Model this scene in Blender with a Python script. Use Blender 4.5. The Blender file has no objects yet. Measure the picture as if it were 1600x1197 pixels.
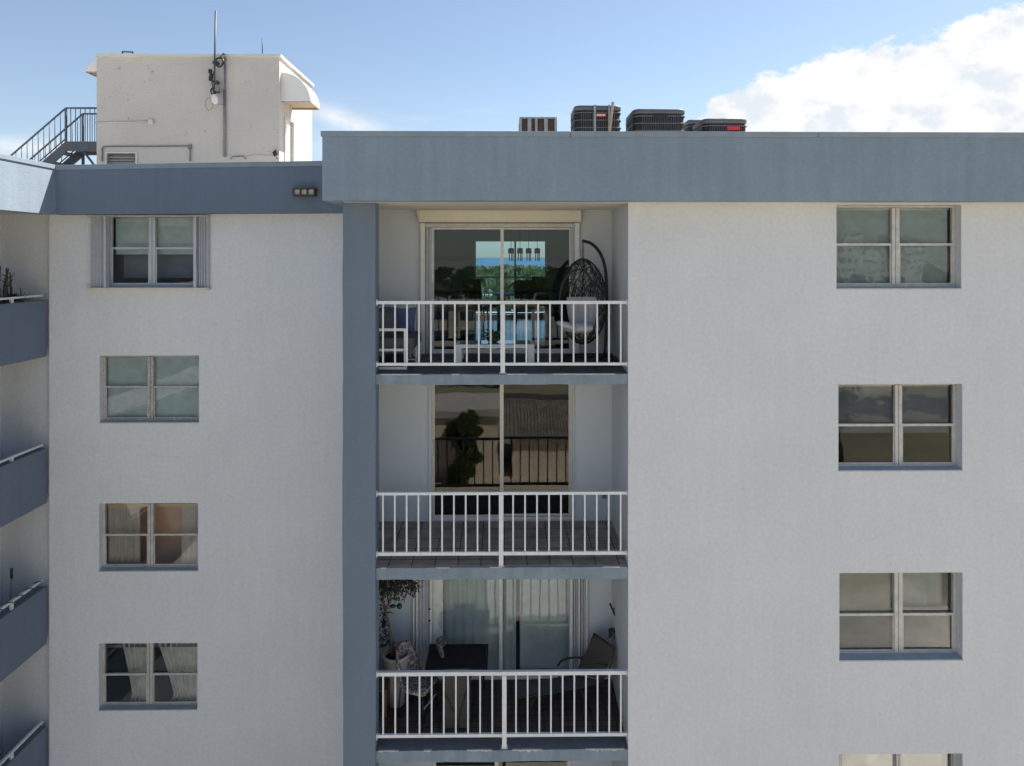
import bpy, math, random
from mathutils import Vector, Matrix
R = math.radians
SC = bpy.context.scene
COL = SC.collection

# ------------------------------------------------------------------ camera, sky, sun, exposure
F_PX, ROW0, YAW = 1100.0, 402.0, math.atan(12.5/1100)
cam_d = bpy.data.cameras.new('camera'); cam = bpy.data.objects.new('camera', cam_d); COL.objects.link(cam)
cam_d.sensor_fit = 'HORIZONTAL'; cam_d.sensor_width = 36; cam_d.lens = 36*F_PX/1600
cam_d.shift_x = 0; cam_d.shift_y = -(598.5-ROW0)/1600
cam_d.clip_start = 0.1; cam_d.clip_end = 60000
cam.location = (0, 0, 0); cam.rotation_euler = (R(90), 0, -YAW)
SC.camera = cam
SUN_DIR = Vector((0.60, 0.47, 1.0)).normalized()
SUN_EL = math.asin(SUN_DIR.z); SUN_AZ = math.atan2(SUN_DIR.x, SUN_DIR.y)
SC.view_settings.view_transform = 'Standard'; SC.view_settings.look = 'None'
SC.view_settings.gamma = 1; SC.view_settings.exposure = 1.13
SC.render.engine = 'CYCLES'
SC.cycles.max_bounces = 8; SC.cycles.transparent_max_bounces = 16
SC.cycles.caustics_reflective = False; SC.cycles.caustics_refractive = False

def new_world():
    w = bpy.data.worlds.new('World'); SC.world = w; w.use_nodes = True
    nt = w.node_tree; nt.nodes.clear(); N = nt.nodes.new; L = nt.links.new
    out = N('ShaderNodeOutputWorld'); bg = N('ShaderNodeBackground'); L(bg.outputs[0], out.inputs[0])
    sky = N('ShaderNodeTexSky'); sky.sky_type = 'NISHITA'; sky.sun_disc = False
    sky.sun_elevation = SUN_EL; sky.sun_rotation = SUN_AZ
    sky.altitude = 0; sky.air_density = 1.0; sky.dust_density = 0.35; sky.ozone_density = 1.6
    S = 0.068
    bg.inputs[1].default_value = S
    tc = N('ShaderNodeTexCoord'); sep = N('ShaderNodeSeparateXYZ'); L(tc.outputs['Generated'], sep.inputs[0])
    def M(op, a, b=None, c=None):
        n = N('ShaderNodeMath'); n.operation = op
        for i, v in enumerate((a, b, c)):
            if v is None: continue
            if isinstance(v, (int, float)): n.inputs[i].default_value = v
            else: L(v, n.inputs[i])
        return n.outputs[0]
    az = M('ARCTAN2', sep.outputs[0], sep.outputs[1])
    el = M('ARCSINE', sep.outputs[2])
    comb = N('ShaderNodeCombineXYZ'); L(az, comb.inputs[0]); L(el, comb.inputs[1]); comb.inputs[2].default_value = 3.1
    def noise(scale, det=8, rough=0.6, stretch=(1, 1, 1), loc=(0, 0, 0)):
        mp = N('ShaderNodeMapping'); mp.inputs['Scale'].default_value = stretch; mp.inputs['Location'].default_value = loc
        L(comb.outputs[0], mp.inputs[0])
        n = N('ShaderNodeTexNoise'); n.inputs['Scale'].default_value = scale; n.inputs['Detail'].default_value = det
        n.inputs['Roughness'].default_value = rough; L(mp.outputs[0], n.inputs['Vector']); return n.outputs[0]
    # outline of the cloud bank: elevation of its upper edge against azimuth
    pts = [(1075, 214), (1100, 172), (1115, 156), (1150, 133), (1200, 110), (1250, 103), (1275, 84), (1340, 70), (1400, 58),
           (1455, 50), (1500, 34), (1540, 12), (1600, -6), (1750, -60), (1950, -150)]
    fc = N('ShaderNodeFloatCurve'); cu = fc.mapping.curves[0]
    A0, A1, E1 = 0.2, 1.0, 0.6
    P = []
    for px, py in pts:
        t = (px-800)/F_PX; a = math.atan(t)+YAW; e = math.atan((ROW0-py)/F_PX*math.cos(math.atan(t)))
        P.append(((a-A0)/(A1-A0), e/E1))
    cu.points[0].location = (0, 0.0); cu.points[-1].location = (1, 0.55)
    for a, e in P: cu.points.new(a, e)
    fc.mapping.update()
    u = M('DIVIDE', M('SUBTRACT', az, A0), A1-A0); L(u, fc.inputs['Value'])
    edge = M('MULTIPLY', fc.outputs[0], E1)
    n1 = noise(26, 10, 0.62, (1, 1.7, 1)); n2 = noise(7, 6, 0.55, (1, 1.3, 1))
    d = M('SUBTRACT', M('ADD', edge, M('MULTIPLY', M('SUBTRACT', n1, 0.5), 0.085)), el)
    d = M('ADD', d, M('MULTIPLY', M('SUBTRACT', n2, 0.5), 0.03))
    mk = N('ShaderNodeMapRange'); mk.interpolation_type = 'SMOOTHSTEP'; L(d, mk.inputs[0])
    mk.inputs[1].default_value = -0.004; mk.inputs[2].default_value = 0.010
    gate = N('ShaderNodeMapRange'); L(u, gate.inputs[0]); gate.inputs[1].default_value = 0.06; gate.inputs[2].default_value = 0.11
    gate2 = M('LESS_THAN', u, 1.0)
    bank = M('MULTIPLY', M('MULTIPLY', mk.outputs[0], gate.outputs[0]), gate2)
    # thin wisps
    nw = noise(5, 10, 0.6, (1, 5.5, 1), (0.6, 0.2, 0)); low = N('ShaderNodeMapRange'); L(el, low.inputs[0])
    low.inputs[1].default_value = 0.24; low.inputs[2].default_value = 0.1
    wm = N('ShaderNodeMapRange'); wm.interpolation_type = 'SMOOTHSTEP'; L(nw, wm.inputs[0]); wm.inputs[1].default_value = 0.52; wm.inputs[2].default_value = 0.78
    wisp = M('MULTIPLY', M('MULTIPLY', wm.outputs[0], low.outputs[0]), 0.75)
    nl = noise(9, 10, 0.65, (1, 3.2, 1), (2.2, 5.1, 0))
    for a0, e0, wa, we, sl, amp in ((-.215, .185, .055, .014, -.30, 1.5), (-.60, .128, .05, .010, .05, 1.1), (-.235, .155, .03, .02, 0, .8)):
        da = M('SUBTRACT', az, a0); de = M('SUBTRACT', M('SUBTRACT', el, e0), M('MULTIPLY', da, sl))
        q = M('ADD', M('POWER', M('ABSOLUTE', M('DIVIDE', da, wa)), 2.0), M('POWER', M('ABSOLUTE', M('DIVIDE', de, we)), 2.0))
        g = M('MULTIPLY', M('EXPONENT', M('MULTIPLY', q, -1.0)), M('MULTIPLY', nl, amp)); wisp = M('MAXIMUM', wisp, g)
    mask = M('MINIMUM', M('MAXIMUM', bank, wisp), 1.0)
    # cloud body, billows with grey-blue hollows
    n3 = noise(15, 9, 0.58, (1, 1.2, 1), (4, 1, 0)); n4 = noise(42, 7, 0.6, (1, 1.4, 1))
    hol = M('ADD', M('MULTIPLY', n3, 0.8), M('MULTIPLY', n4, 0.25))
    cr = N('ShaderNodeMapRange'); cr.interpolation_type = 'SMOOTHSTEP'; L(hol, cr.inputs[0]); cr.inputs[1].default_value = 0.50; cr.inputs[2].default_value = 0.64
    cc = N('ShaderNodeMix'); cc.data_type = 'RGBA'; L(cr.outputs[0], cc.inputs[0])
    cc.inputs[6].default_value = (6.8, 6.85, 6.9, 1); cc.inputs[7].default_value = (5.5, 5.85, 6.3, 1)
    hsv = N('ShaderNodeHueSaturation'); hsv.inputs['Saturation'].default_value = 0.9; hsv.inputs['Value'].default_value = 1.0; L(sky.outputs[0], hsv.inputs['Color'])
    mx = N('ShaderNodeMix'); mx.data_type = 'RGBA'; L(mask, mx.inputs[0]); L(hsv.outputs[0], mx.inputs[6]); L(cc.outputs[2], mx.inputs[7])
    L(mx.outputs[2], bg.inputs[0])
new_world()
sd = bpy.data.lights.new('sun', 'SUN'); sd.energy = 5.0; sd.angle = R(0.5); sd.color = (1.0, 0.93, 0.84)
sun = bpy.data.objects.new('sun', sd); COL.objects.link(sun)
sun.rotation_euler = SUN_DIR.to_track_quat('Z', 'Y').to_euler(); sun.location = SUN_DIR*60

# ------------------------------------------------------------------ helpers
def dep(X, Y): return X*math.sin(YAW)+Y*math.cos(YAW)
def PX(px, Y):                       # photo column -> metres, on the plane at depth Y
    t = (px-800)/F_PX; k = math.tan(YAW)
    return Y*(t+k)/(1-t*k)
def PZ(py, Y, px=800): return (ROW0-py)/F_PX*dep(PX(px, Y), Y)
rnd = random.Random(7)
WL = {}                              # world location of every object made
class MB:
    def __init__(s): s.v = []; s.f = []; s.sm = []
    def add(s, vs, fs, smooth=False):
        n = len(s.v); s.v += [Vector(v) for v in vs]
        for f in fs: s.f.append([i+n for i in f]); s.sm.append(smooth)
        return s
    def quad(s, a, b, c, d): return s.add([a, b, c, d], [(0, 1, 2, 3)])
    def box(s, x0, x1, y0, y1, z0, z1):
        x0, x1 = min(x0, x1), max(x0, x1); y0, y1 = min(y0, y1), max(y0, y1); z0, z1 = min(z0, z1), max(z0, z1)
        return s.add([(x0,y0,z0),(x1,y0,z0),(x1,y1,z0),(x0,y1,z0),(x0,y0,z1),(x1,y0,z1),(x1,y1,z1),(x0,y1,z1)],
                     [(0,3,2,1),(4,5,6,7),(0,1,5,4),(1,2,6,5),(2,3,7,6),(3,0,4,7)])
    def obox(s, c, ux, uy, uz):      # oriented box: centre and three half vectors
        c = Vector(c); ux = Vector(ux); uy = Vector(uy); uz = Vector(uz)
        vs = [c+a*ux+b*uy+d*uz for d in (-1, 1) for b in (-1, 1) for a in (-1, 1)]
        return s.add(vs, [(0,2,3,1),(4,5,7,6),(0,1,5,4),(1,3,7,5),(3,2,6,7),(2,0,4,6)])
    def beam(s, a, b, w, h, up=(0, 0, 1)):
        a = Vector(a); b = Vector(b); d = b-a; u = Vector(up); x = d.cross(u)
        if x.length < 1e-6: x = d.cross(Vector((1, 0, 0)))
        x.normalize(); z = x.cross(d).normalized()
        return s.obox((a+b)/2, d/2, x*w/2, z*h/2)
    def tube(s, pts, r, n=8, caps=True, closed=False):
        pts = [Vector(p) for p in pts]; m = len(pts); rings = []; prev = None
        rr = r if isinstance(r, (list, tuple)) else [r]*m
        base = len(s.v)
        for i, p in enumerate(pts):
            if closed: d = pts[(i+1) % m]-pts[i-1]
            else: d = pts[min(i+1, m-1)]-pts[max(i-1, 0)]
            if d.length < 1e-9: d = Vector((0, 0, 1))
            d.normalize()
            x = (prev-d*prev.dot(d)) if prev is not None else d.orthogonal()
            if x.length < 1e-6: x = d.orthogonal()
            x.normalize(); prev = x; y = d.cross(x)
            for k in range(n):
                a = 2*math.pi*k/n; s.v.append(p+(x*math.cos(a)+y*math.sin(a))*rr[i])
        last = m if closed else m-1
        for i in range(last):
            j = (i+1) % m
            for k in range(n):
                k2 = (k+1) % n
                s.f.append([base+i*n+k, base+i*n+k2, base+j*n+k2, base+j*n+k]); s.sm.append(True)
        if caps and not closed:
            s.f.append([base+k for k in range(n)][::-1]); s.sm.append(False)
            s.f.append([base+(m-1)*n+k for k in range(n)]); s.sm.append(False)
        return s
    def lathe(s, prof, c, n=20, sx=1, sy=1, cap=True):
        base = len(s.v); c = Vector(c)
        for r, z in prof:
            for k in range(n):
                a = 2*math.pi*k/n; s.v.append(c+Vector((r*sx*math.cos(a), r*sy*math.sin(a), z)))
        for i in range(len(prof)-1):
            for k in range(n):
                k2 = (k+1) % n; s.f.append([base+i*n+k, base+i*n+k2, base+(i+1)*n+k2, base+(i+1)*n+k]); s.sm.append(True)
        if cap:
            s.f.append([base+k for k in range(n)][::-1]); s.sm.append(False)
            s.f.append([base+(len(prof)-1)*n+k for k in range(n)]); s.sm.append(False)
        return s
    def prism(s, poly, a, b, axis='y'):   # polygon extruded along an axis from a to b
        def pt(p, t): return {'y': (p[0], t, p[1]), 'x': (t, p[0], p[1]), 'z': (p[0], p[1], t)}[axis]
        n = len(poly); vs = [pt(p, a) for p in poly]+[pt(p, b) for p in poly]
        fs = [list(range(n))[::-1], [n+i for i in range(n)]]
        for i in range(n): j = (i+1) % n; fs.append([i, j, n+j, n+i])
        return s.add(vs, fs)
    def rbox(s, x0, x1, y0, y1, z0, z1, r, n=4):   # rounded vertical corners and softened top/bottom
        def ring(z, ins, rr):
            out = []
            for cx, cy, a0 in ((x1-ins-rr, y1-ins-rr, 0), (x0+ins+rr, y1-ins-rr, 90), (x0+ins+rr, y0+ins+rr, 180), (x1-ins-rr, y0+ins+rr, 270)):
                for k in range(n+1):
                    a = R(a0+90*k/n); out.append((cx+rr*math.cos(a), cy+rr*math.sin(a), z))
            return out
        e = min(r*0.5, (z1-z0)*0.3)
        rs = [ring(z0, e, max(r-e, .001)), ring(z0+e*0.3, e*0.3, r-e*.3), ring(z0+e, 0, r), ring(z1-e, 0, r), ring(z1-e*0.3, e*0.3, r-e*.3), ring(z1, e, max(r-e, .001))]
        m = len(rs[0]); vs = [p for q in rs for p in q]; fs = [list(range(m))[::-1], [5*m+i for i in range(m)]]
        for i in range(5):
            for k in range(m): k2 = (k+1) % m; fs.append([i*m+k, i*m+k2, (i+1)*m+k2, (i+1)*m+k])
        base = len(s.f); s.add(vs, fs, True); s.sm[base] = False; s.sm[base+1] = False
        return s
    def ellipsoid(s, c, rx, ry, rz, nu=16, nv=10, mat=None):
        c = Vector(c); vs = []; fs = []
        for j in range(nv+1):
            ph = math.pi*j/nv
            for i in range(nu):
                th = 2*math.pi*i/nu
                p = Vector((rx*math.sin(ph)*math.cos(th), ry*math.sin(ph)*math.sin(th), rz*math.cos(ph)))
                if mat is not None: p = mat @ p
                vs.append(c+p)
        for j in range(nv):
            for i in range(nu): i2 = (i+1) % nu; fs.append([j*nu+i, (j+1)*nu+i, (j+1)*nu+i2, j*nu+i2])
        return s.add(vs, fs, True)
    def build(s, name, mat, parent=None, bevel=0, seg=2, origin=None):
        assert s.v, name
        lo = Vector([min(v[i] for v in s.v) for i in range(3)]); hi = Vector([max(v[i] for v in s.v) for i in range(3)])
        c = Vector(origin) if origin is not None else Vector(((lo.x+hi.x)/2, (lo.y+hi.y)/2, lo.z))
        me = bpy.data.meshes.new(name); me.from_pydata([v-c for v in s.v], [], s.f)
        me.polygons.foreach_set('use_smooth', s.sm); me.materials.append(mat); me.update()
        o = bpy.data.objects.new(name, me); COL.objects.link(o)
        WL[o.name] = c.copy()
        if parent is not None:
            o.parent = parent; o.location = c-WL[parent.name]
        else: o.location = c
        if bevel:
            b = o.modifiers.new('bevel', 'BEVEL'); b.width = bevel; b.segments = seg; b.limit_method = 'ANGLE'; b.angle_limit = R(40)
        return o
def tag(o, label=None, cat=None, group=None, kind=None):
    if label: o['label'] = label
    if cat: o['category'] = cat
    if group: o['group'] = group
    if kind: o['kind'] = kind
    return o
def thing(name, loc, label, cat, group=None):
    o = bpy.data.objects.new(name, None); COL.objects.link(o); o.location = loc; o.empty_display_size = 0.2
    WL[o.name] = Vector(loc); return tag(o, label, cat, group)
def kids(o): return [c for c in bpy.data.objects if c.parent == o]
def copy_tree(o, loc, label=None, rz=None, scale=None, parent=None):
    c = o.copy(); COL.objects.link(c)
    if parent is None:
        c.location = loc
        if rz is not None: c.rotation_euler = (0, 0, rz)
        if scale is not None: c.scale = (scale, scale, scale)
    else: c.parent = parent
    if label: c['label'] = label
    for ch in kids(o): copy_tree(ch, None, parent=c)
    return c

# ------------------------------------------------------------------ materials
def mat(name, col, rough=0.7, var=0.0, vscale=3.0, fine=0.0, fscale=60, bump=0.0, bscale=40, bdist=0.01, metal=0.0, spec=0.5,
        col2=None, thr=None, streak=0.0, coord='Position', bands=None, trans=0.0, sheen=0, dirt=None):
    m = bpy.data.materials.new(name); m.use_nodes = True; nt = m.node_tree; N = nt.nodes.new; L = nt.links.new
    b = nt.nodes['Principled BSDF']; b.inputs['Roughness'].default_value = rough; b.inputs['Metallic'].default_value = metal
    b.inputs['Specular IOR Level'].default_value = spec
    if coord == 'Position': src = N('ShaderNodeNewGeometry').outputs['Position']
    else: src = N('ShaderNodeTexCoord').outputs['Object']
    def noise(scale, det=5, st=None, rough=.55):
        n = N('ShaderNodeTexNoise'); n.inputs['Scale'].default_value = scale; n.inputs['Detail'].default_value = det; n.inputs['Roughness'].default_value = rough
        if st:
            mp = N('ShaderNodeMapping'); mp.inputs['Scale'].default_value = st; L(src, mp.inputs[0]); L(mp.outputs[0], n.inputs['Vector'])
        else: L(src, n.inputs['Vector'])
        return n.outputs[0]
    def mixc(fac, a, bb, typ='MIX'):
        n = N('ShaderNodeMix'); n.data_type = 'RGBA'; n.blend_type = typ
        for i, v in ((0, fac), (6, a), (7, bb)):
            if isinstance(v, (int, float)): n.inputs[i].default_value = v
            elif isinstance(v, tuple): n.inputs[i].default_value = (*v[:3], 1)
            else: L(v, n.inputs[i])
        return n.outputs[2]
    def rng(v, a, bb, c=0, d=1):
        n = N('ShaderNodeMapRange'); L(v, n.inputs[0]); n.inputs[1].default_value = a; n.inputs[2].default_value = bb
        n.inputs[3].default_value = c; n.inputs[4].default_value = d; return n.outputs[0]
    cur = tuple(col)
    b.inputs['Base Color'].default_value = (*col, 1)
    if col2 is not None:
        lo, hi, sc = thr; cur = mixc(rng(noise(sc, 8, None, .65), lo, hi), cur, tuple(col2))
    if bands is not None:            # brick/plank pattern: (width, height, mortar, colour2, mortar colour, rotate xyz)
        w, h, mo, c2, mc, rot = bands
        mp = N('ShaderNodeMapping'); mp.inputs['Rotation'].default_value = rot; L(src, mp.inputs[0])
        br = N('ShaderNodeTexBrick'); br.offset = 0.0 if h > 0 else 0.5; h = abs(h)
        br.inputs['Scale'].default_value = 1; br.inputs['Brick Width'].default_value = w; br.inputs['Row Height'].default_value = h
        br.inputs['Mortar Size'].default_value = mo; br.inputs['Mortar Smooth'].default_value = .3; br.inputs['Bias'].default_value = 0
        br.inputs['Color1'].default_value = (*col, 1); br.inputs['Color2'].default_value = (*c2, 1); br.inputs['Mortar'].default_value = (*mc, 1)
        L(mp.outputs[0], br.inputs['Vector']); cur = br.outputs['Color']
    if var: cur = mixc(1.0, cur, (lambda f: f)(rngc(nt, noise(vscale, 4), var)), 'MULTIPLY')
    if streak: cur = mixc(1.0, cur, rngc(nt, noise(2.2, 5, (3.5, 3.5, .22)), streak), 'MULTIPLY')
    if fine: cur = mixc(1.0, cur, rngc(nt, noise(fscale, 3, None, .7), fine), 'MULTIPLY')
    if dirt is not None:
        dc, lo, hi, sc = dirt; cur = mixc(rng(noise(sc, 9, None, .7), lo, hi), cur, tuple(dc))
    if not isinstance(cur, tuple): L(cur, b.inputs['Base Color'])
    if bump:
        bn = N('ShaderNodeBump'); bn.inputs['Strength'].default_value = bump; bn.inputs['Distance'].default_value = bdist
        L(noise(bscale, 6, None, .6), bn.inputs['Height']); L(bn.outputs[0], b.inputs['Normal'])
    return m
def rngc(nt, v, amp):
    n = nt.nodes.new('ShaderNodeMapRange'); nt.links.new(v, n.inputs[0]); n.inputs[1].default_value = .3; n.inputs[2].default_value = .7
    n.inputs[3].default_value = 1-amp; n.inputs[4].default_value = 1+amp*.5; n.clamp = False
    return n.outputs[0]
def glass_mat(name, tint=(.94, .96, .95), refl=0.75, wob=0.003, wsc=1.4):
    m = bpy.data.materials.new(name); m.use_nodes = True; nt = m.node_tree; nt.nodes.clear(); N = nt.nodes.new; L = nt.links.new
    out = N('ShaderNodeOutputMaterial'); mx = N('ShaderNodeMixShader'); L(mx.outputs[0], out.inputs[0])
    tr = N('ShaderNodeBsdfTransparent'); tr.inputs[0].default_value = (*tint, 1)
    gl = N('ShaderNodeBsdfGlossy'); gl.inputs['Roughness'].default_value = 0.012; gl.inputs[0].default_value = (1, 1, 1, 1)
    fr = N('ShaderNodeFresnel'); fr.inputs[0].default_value = 1.5
    mu = N('ShaderNodeMath'); mu.operation = 'MULTIPLY'; mu.inputs[1].default_value = refl; mu.use_clamp = True; L(fr.outputs[0], mu.inputs[0])
    L(mu.outputs[0], mx.inputs[0]); L(tr.outputs[0], mx.inputs[1]); L(gl.outputs[0], mx.inputs[2])
    nz = N('ShaderNodeTexNoise'); nz.inputs['Scale'].default_value = wsc; nz.inputs['Detail'].default_value = 1.5
    g = N('ShaderNodeNewGeometry'); L(g.outputs['Position'], nz.inputs['Vector'])
    bn = N('ShaderNodeBump'); bn.inputs['Strength'].default_value = 1; bn.inputs['Distance'].default_value = wob; L(nz.outputs[0], bn.inputs['Height'])
    L(bn.outputs[0], gl.inputs['Normal'])
    return m
def cloth_mat(name, col, transl=0.4, fold=None, var=.15):
    m = mat(name, col, .9, var=var, vscale=6, spec=.1); nt = m.node_tree; N = nt.nodes.new; L = nt.links.new
    out = [n for n in nt.nodes if n.type == 'OUTPUT_MATERIAL'][0]; b = nt.nodes['Principled BSDF']
    t = N('ShaderNodeBsdfTranslucent'); t.inputs[0].default_value = (*col, 1); mx = N('ShaderNodeMixShader'); mx.inputs[0].default_value = transl
    L(b.outputs[0], mx.inputs[1]); L(t.outputs[0], mx.inputs[2]); L(mx.outputs[0], out.inputs[0]); return m
def sheer_mat(name, col, op=.55):
    m = mat(name, col, .9, var=.2, vscale=8, spec=.1); nt = m.node_tree; N = nt.nodes.new; L = nt.links.new
    out = [n for n in nt.nodes if n.type == 'OUTPUT_MATERIAL'][0]; b = nt.nodes['Principled BSDF']
    t = N('ShaderNodeBsdfTransparent'); mx = N('ShaderNodeMixShader'); mx.inputs[0].default_value = op
    L(t.outputs[0], mx.inputs[1]); L(b.outputs[0], mx.inputs[2]); L(mx.outputs[0], out.inputs[0]); return m

def add_translucent(m, col, f):
    nt = m.node_tree; N = nt.nodes.new; L = nt.links.new
    out = [n for n in nt.nodes if n.type == 'OUTPUT_MATERIAL'][0]; b = nt.nodes['Principled BSDF']
    t = N('ShaderNodeBsdfTranslucent'); t.inputs[0].default_value = (*col, 1); mx = N('ShaderNodeMixShader'); mx.inputs[0].default_value = f
    L(b.outputs[0], mx.inputs[1]); L(t.outputs[0], mx.inputs[2]); L(mx.outputs[0], out.inputs[0])
M = {}
for _k, _n, _c in (('stucco', 'cool_white_stucco', (.70, .70, .71)), ('stucco_left', 'cool_white_stucco_brightened', (.80, .80, .80))): M[_k] = mat(_n, _c, .92, var=.045, vscale=.8, fine=.07, fscale=18, bump=.75, bscale=20, bdist=.014, streak=.02,
                  spec=.2, dirt=((.60, .585, .56), .66, .86, 1.3))  # left wall: same paint, colour lightened to offset shade by pillar and wing
M['fascia'] = mat('paler_blue_grey_render', (.255, .315, .38), .88, var=.06, vscale=1.4, fine=.08, fscale=30, bump=.45, bscale=36, bdist=.010, streak=.07, spec=.25, dirt=((.40, .45, .49), .64, .95, 2.2))  # paler blue-grey for the main and wing parapets
M['white_stucco'] = mat('penthouse_stucco', (.58, .535, .49), .92, var=.06, vscale=1.1, fine=.10, fscale=30, bump=.7, bscale=22, bdist=.02, streak=.02,
                  spec=.2, dirt=((.27, .24, .21), .63, .69, 4.2))
M['blue'] = mat('blue_grey_stucco', (.175, .215, .27), .88, var=.06, vscale=.8, fine=.08, fscale=30, bump=.45, bscale=36, bdist=.010, streak=.05, spec=.25,
                dirt=((.36, .42, .47), .66, .95, 3.0))
M['blue_coping'] = mat('blue_metal_coping', (.26, .31, .36), .55, var=.10, vscale=3, streak=.05, fine=.05, spec=.4)
M['blue_slab'] = mat('blue_slab_edge', (.25, .30, .35), .9, var=.12, vscale=3, fine=.12, fscale=40, bump=.6, bscale=26, bdist=.012, streak=.14, dirt=((.15, .14, .13), .66, .78, 4))
M['chip'] = mat('bare_plaster', (.60, .57, .53), .95, var=.2, vscale=20, bump=.8, bscale=60)
M['soffit'] = mat('cream_soffit', (.66, .62, .55), .9, var=.06, fine=.06, bump=.3)
M['recess'] = mat('recess_paint', (.60, .63, .66), .88, var=.04, vscale=1.5, fine=.05, fscale=40, bump=.35, bscale=45, bdist=.008, streak=.0)
M['white_metal'] = mat('white_enamel', (.78, .77, .74), .45, var=.10, vscale=14, fine=.05, dirt=((.38, .32, .26), .70, .82, 22))
M['rail'] = mat('railing_paint', (.74, .74, .73), .42, var=.08, vscale=9, dirt=((.36, .22, .13), .66, .74, 24))
M['alu'] = mat('weathered_aluminium_frame', (.56, .54, .50), .5, var=.18, vscale=9, metal=.1, dirt=((.30, .28, .25), .60, .75, 28))
M['alu_worn'] = mat('chalky_aluminium_frame', (.55, .52, .48), .7, var=.25, vscale=16, dirt=((.25, .22, .20), .52, .62, 36))
M['sill'] = mat('blue_window_sill', (.42, .45, .49), .8, var=.1, vscale=8, fine=.1)
M['shutter'] = mat('shutter_aluminium', (.56, .57, .60), .5, var=.08, vscale=10)
M['cream_metal'] = mat('cream_shutter_box', (.72, .67, .57), .5, var=.05, vscale=6)
M['glass'] = glass_mat('window_glass')
M['glass_green'] = glass_mat('green_window_glass', (.90, .92, .915), 0.6, .0035, 1.8)
M['glass_dark'] = glass_mat('dark_door_glass', (.60, .62, .58), 1.25, .002, 1.0)
M['glass_clear'] = glass_mat('clear_door_glass', (.50, .64, .72), .9, .0015, 1.0)
M['glass_warm'] = glass_mat('uneven_window_glass', (.90, .90, .88), .8, .004, 2.0)
M['tile_grey'] = mat('slate_floor_tile', (.075, .085, .10), .55, var=.25, vscale=5, bands=(.45, .45, .006, (.09, .10, .115), (.03, .03, .035), (0, 0, 0)))
M['tile_brown'] = mat('stone_floor_tile', (.40, .32, .26), .7, var=.35, vscale=4, bands=(.33, .33, .008, (.31, .25, .21), (.06, .05, .045), (0, 0, 0)), bump=.3, bscale=30)
M['tile_brick'] = mat('brick_floor_tile', (.12, .078, .066), .75, var=.3, vscale=5, bands=(.12, .12, .006, (.09, .06, .052), (.028, .022, .02), (0, 0, 0)))
M['floor_paint'] = mat('grey_floor_paint', (.16, .17, .19), .8, var=.15, vscale=6, fine=.1)
M['in_white'] = mat('room_wall_paint', (.45, .44, .42), .9, var=.05)
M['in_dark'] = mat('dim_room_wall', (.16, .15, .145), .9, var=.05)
M['in_tan'] = mat('tan_room_wall', (.86, .52, .33), .9, var=.05)
M['in_floor'] = mat('polished_floor', (.26, .24, .22), .12, var=.1, bands=(.6, .6, .004, (.24, .22, .20), (.1, .1, .1), (0, 0, 0)))
M['roof'] = mat('roof_membrane', (.62, .61, .58), .9, var=.15, vscale=.6, fine=.1, bump=.3)
M['black_metal'] = mat('black_metal', (.018, .018, .020), .4, var=.2, vscale=20)
M['dark_metal'] = mat('dark_grey_metal', (.055, .06, .07), .5, var=.2, vscale=10)
M['stair_metal'] = mat('stair_grey_paint', (.085, .09, .11), .55, var=.15, vscale=8)
M['ac'] = mat('condenser_grey', (.10, .10, .105), .55, var=.15, vscale=6)
M['ac_in'] = mat('condenser_coil', (.018, .018, .020), .8, var=.3, vscale=30)
M['ac_brown'] = mat('rusty_coil', (.07, .04, .028), .8, var=.4, vscale=12)
M['ac_post'] = mat('galvanised_post', (.27, .29, .31), .5, var=.2, vscale=12)
M['red'] = mat('red_badge', (.55, .025, .03), .5)
M['wood'] = mat('weathered_wood', (.42, .33, .23), .8, var=.25, vscale=14)
M['bronze'] = mat('bronze_fitting', (.10, .055, .03), .45, metal=.4, var=.3, vscale=25)
M['lens'] = mat('frosted_lens', (.62, .56, .46), .4)
M['pvc'] = mat('grey_conduit', (.20, .20, .205), .6, var=.15, vscale=10)
M['louvre'] = mat('grey_louvre', (.42, .41, .39), .7)
M['pvc_light'] = mat('painted_conduit', (.62, .59, .55), .7, var=.1, vscale=10)
M['white_plastic'] = mat('white_plastic', (.75, .73, .69), .45, var=.05)
M['wicker'] = mat('dark_wicker', (.020, .017, .016), .55, var=.3, vscale=50)
M['cushion'] = mat('pale_grey_cushion', (.52, .52, .53), .95, var=.08, vscale=12, bump=.3, bscale=200, bdist=.002)
M['cushion_dark'] = mat('charcoal_cushion', (.085, .088, .10), .95, var=.15, vscale=12)
M['cushion_blue'] = mat('blue_cushion', (.10, .14, .26), .95, var=.15, vscale=12)
M['leaf'] = mat('green_leaf', (.07, .12, .045), .55, var=.4, vscale=25, spec=.3)
M['leaf_dark'] = mat('dark_leaf', (.035, .050, .030), .6, var=.5, vscale=25, col2=(.12, .10, .06), thr=(.5, .62, 30))
M['leaf_far'] = mat('sunlit_foliage', (.085, .125, .035), .7, var=.5, vscale=1.2); add_translucent(M['leaf_far'], (.17, .23, .07), .4)
M['bark'] = mat('brown_bark', (.17, .12, .085), .9, var=.3, vscale=30, bump=.8, bscale=60)
M['bark_pale'] = mat('palm_bark', (.30, .26, .21), .9, var=.3, vscale=6)
M['terracotta'] = mat('brown_pot', (.10, .075, .06), .7, var=.2, vscale=12)
M['pot_white'] = mat('white_pot', (.46, .44, .43), .5, var=.06)
M['soil'] = mat('potting_soil', (.03, .022, .016), .95)
M['resin'] = mat('dark_slatted_top', (.014, .014, .018), .85, var=.2, vscale=20)
M['sling'] = mat('brown_sling_fabric', (.105, .090, .078), .85, var=.12, vscale=60, fine=.2, fscale=220)
M['sling_tan'] = mat('tan_woven_sling', (.13, .115, .09), .85, bands=(.5, .012, .0025, (.10, .09, .07), (.04, .035, .03), (R(90), 0, 0)))
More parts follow.
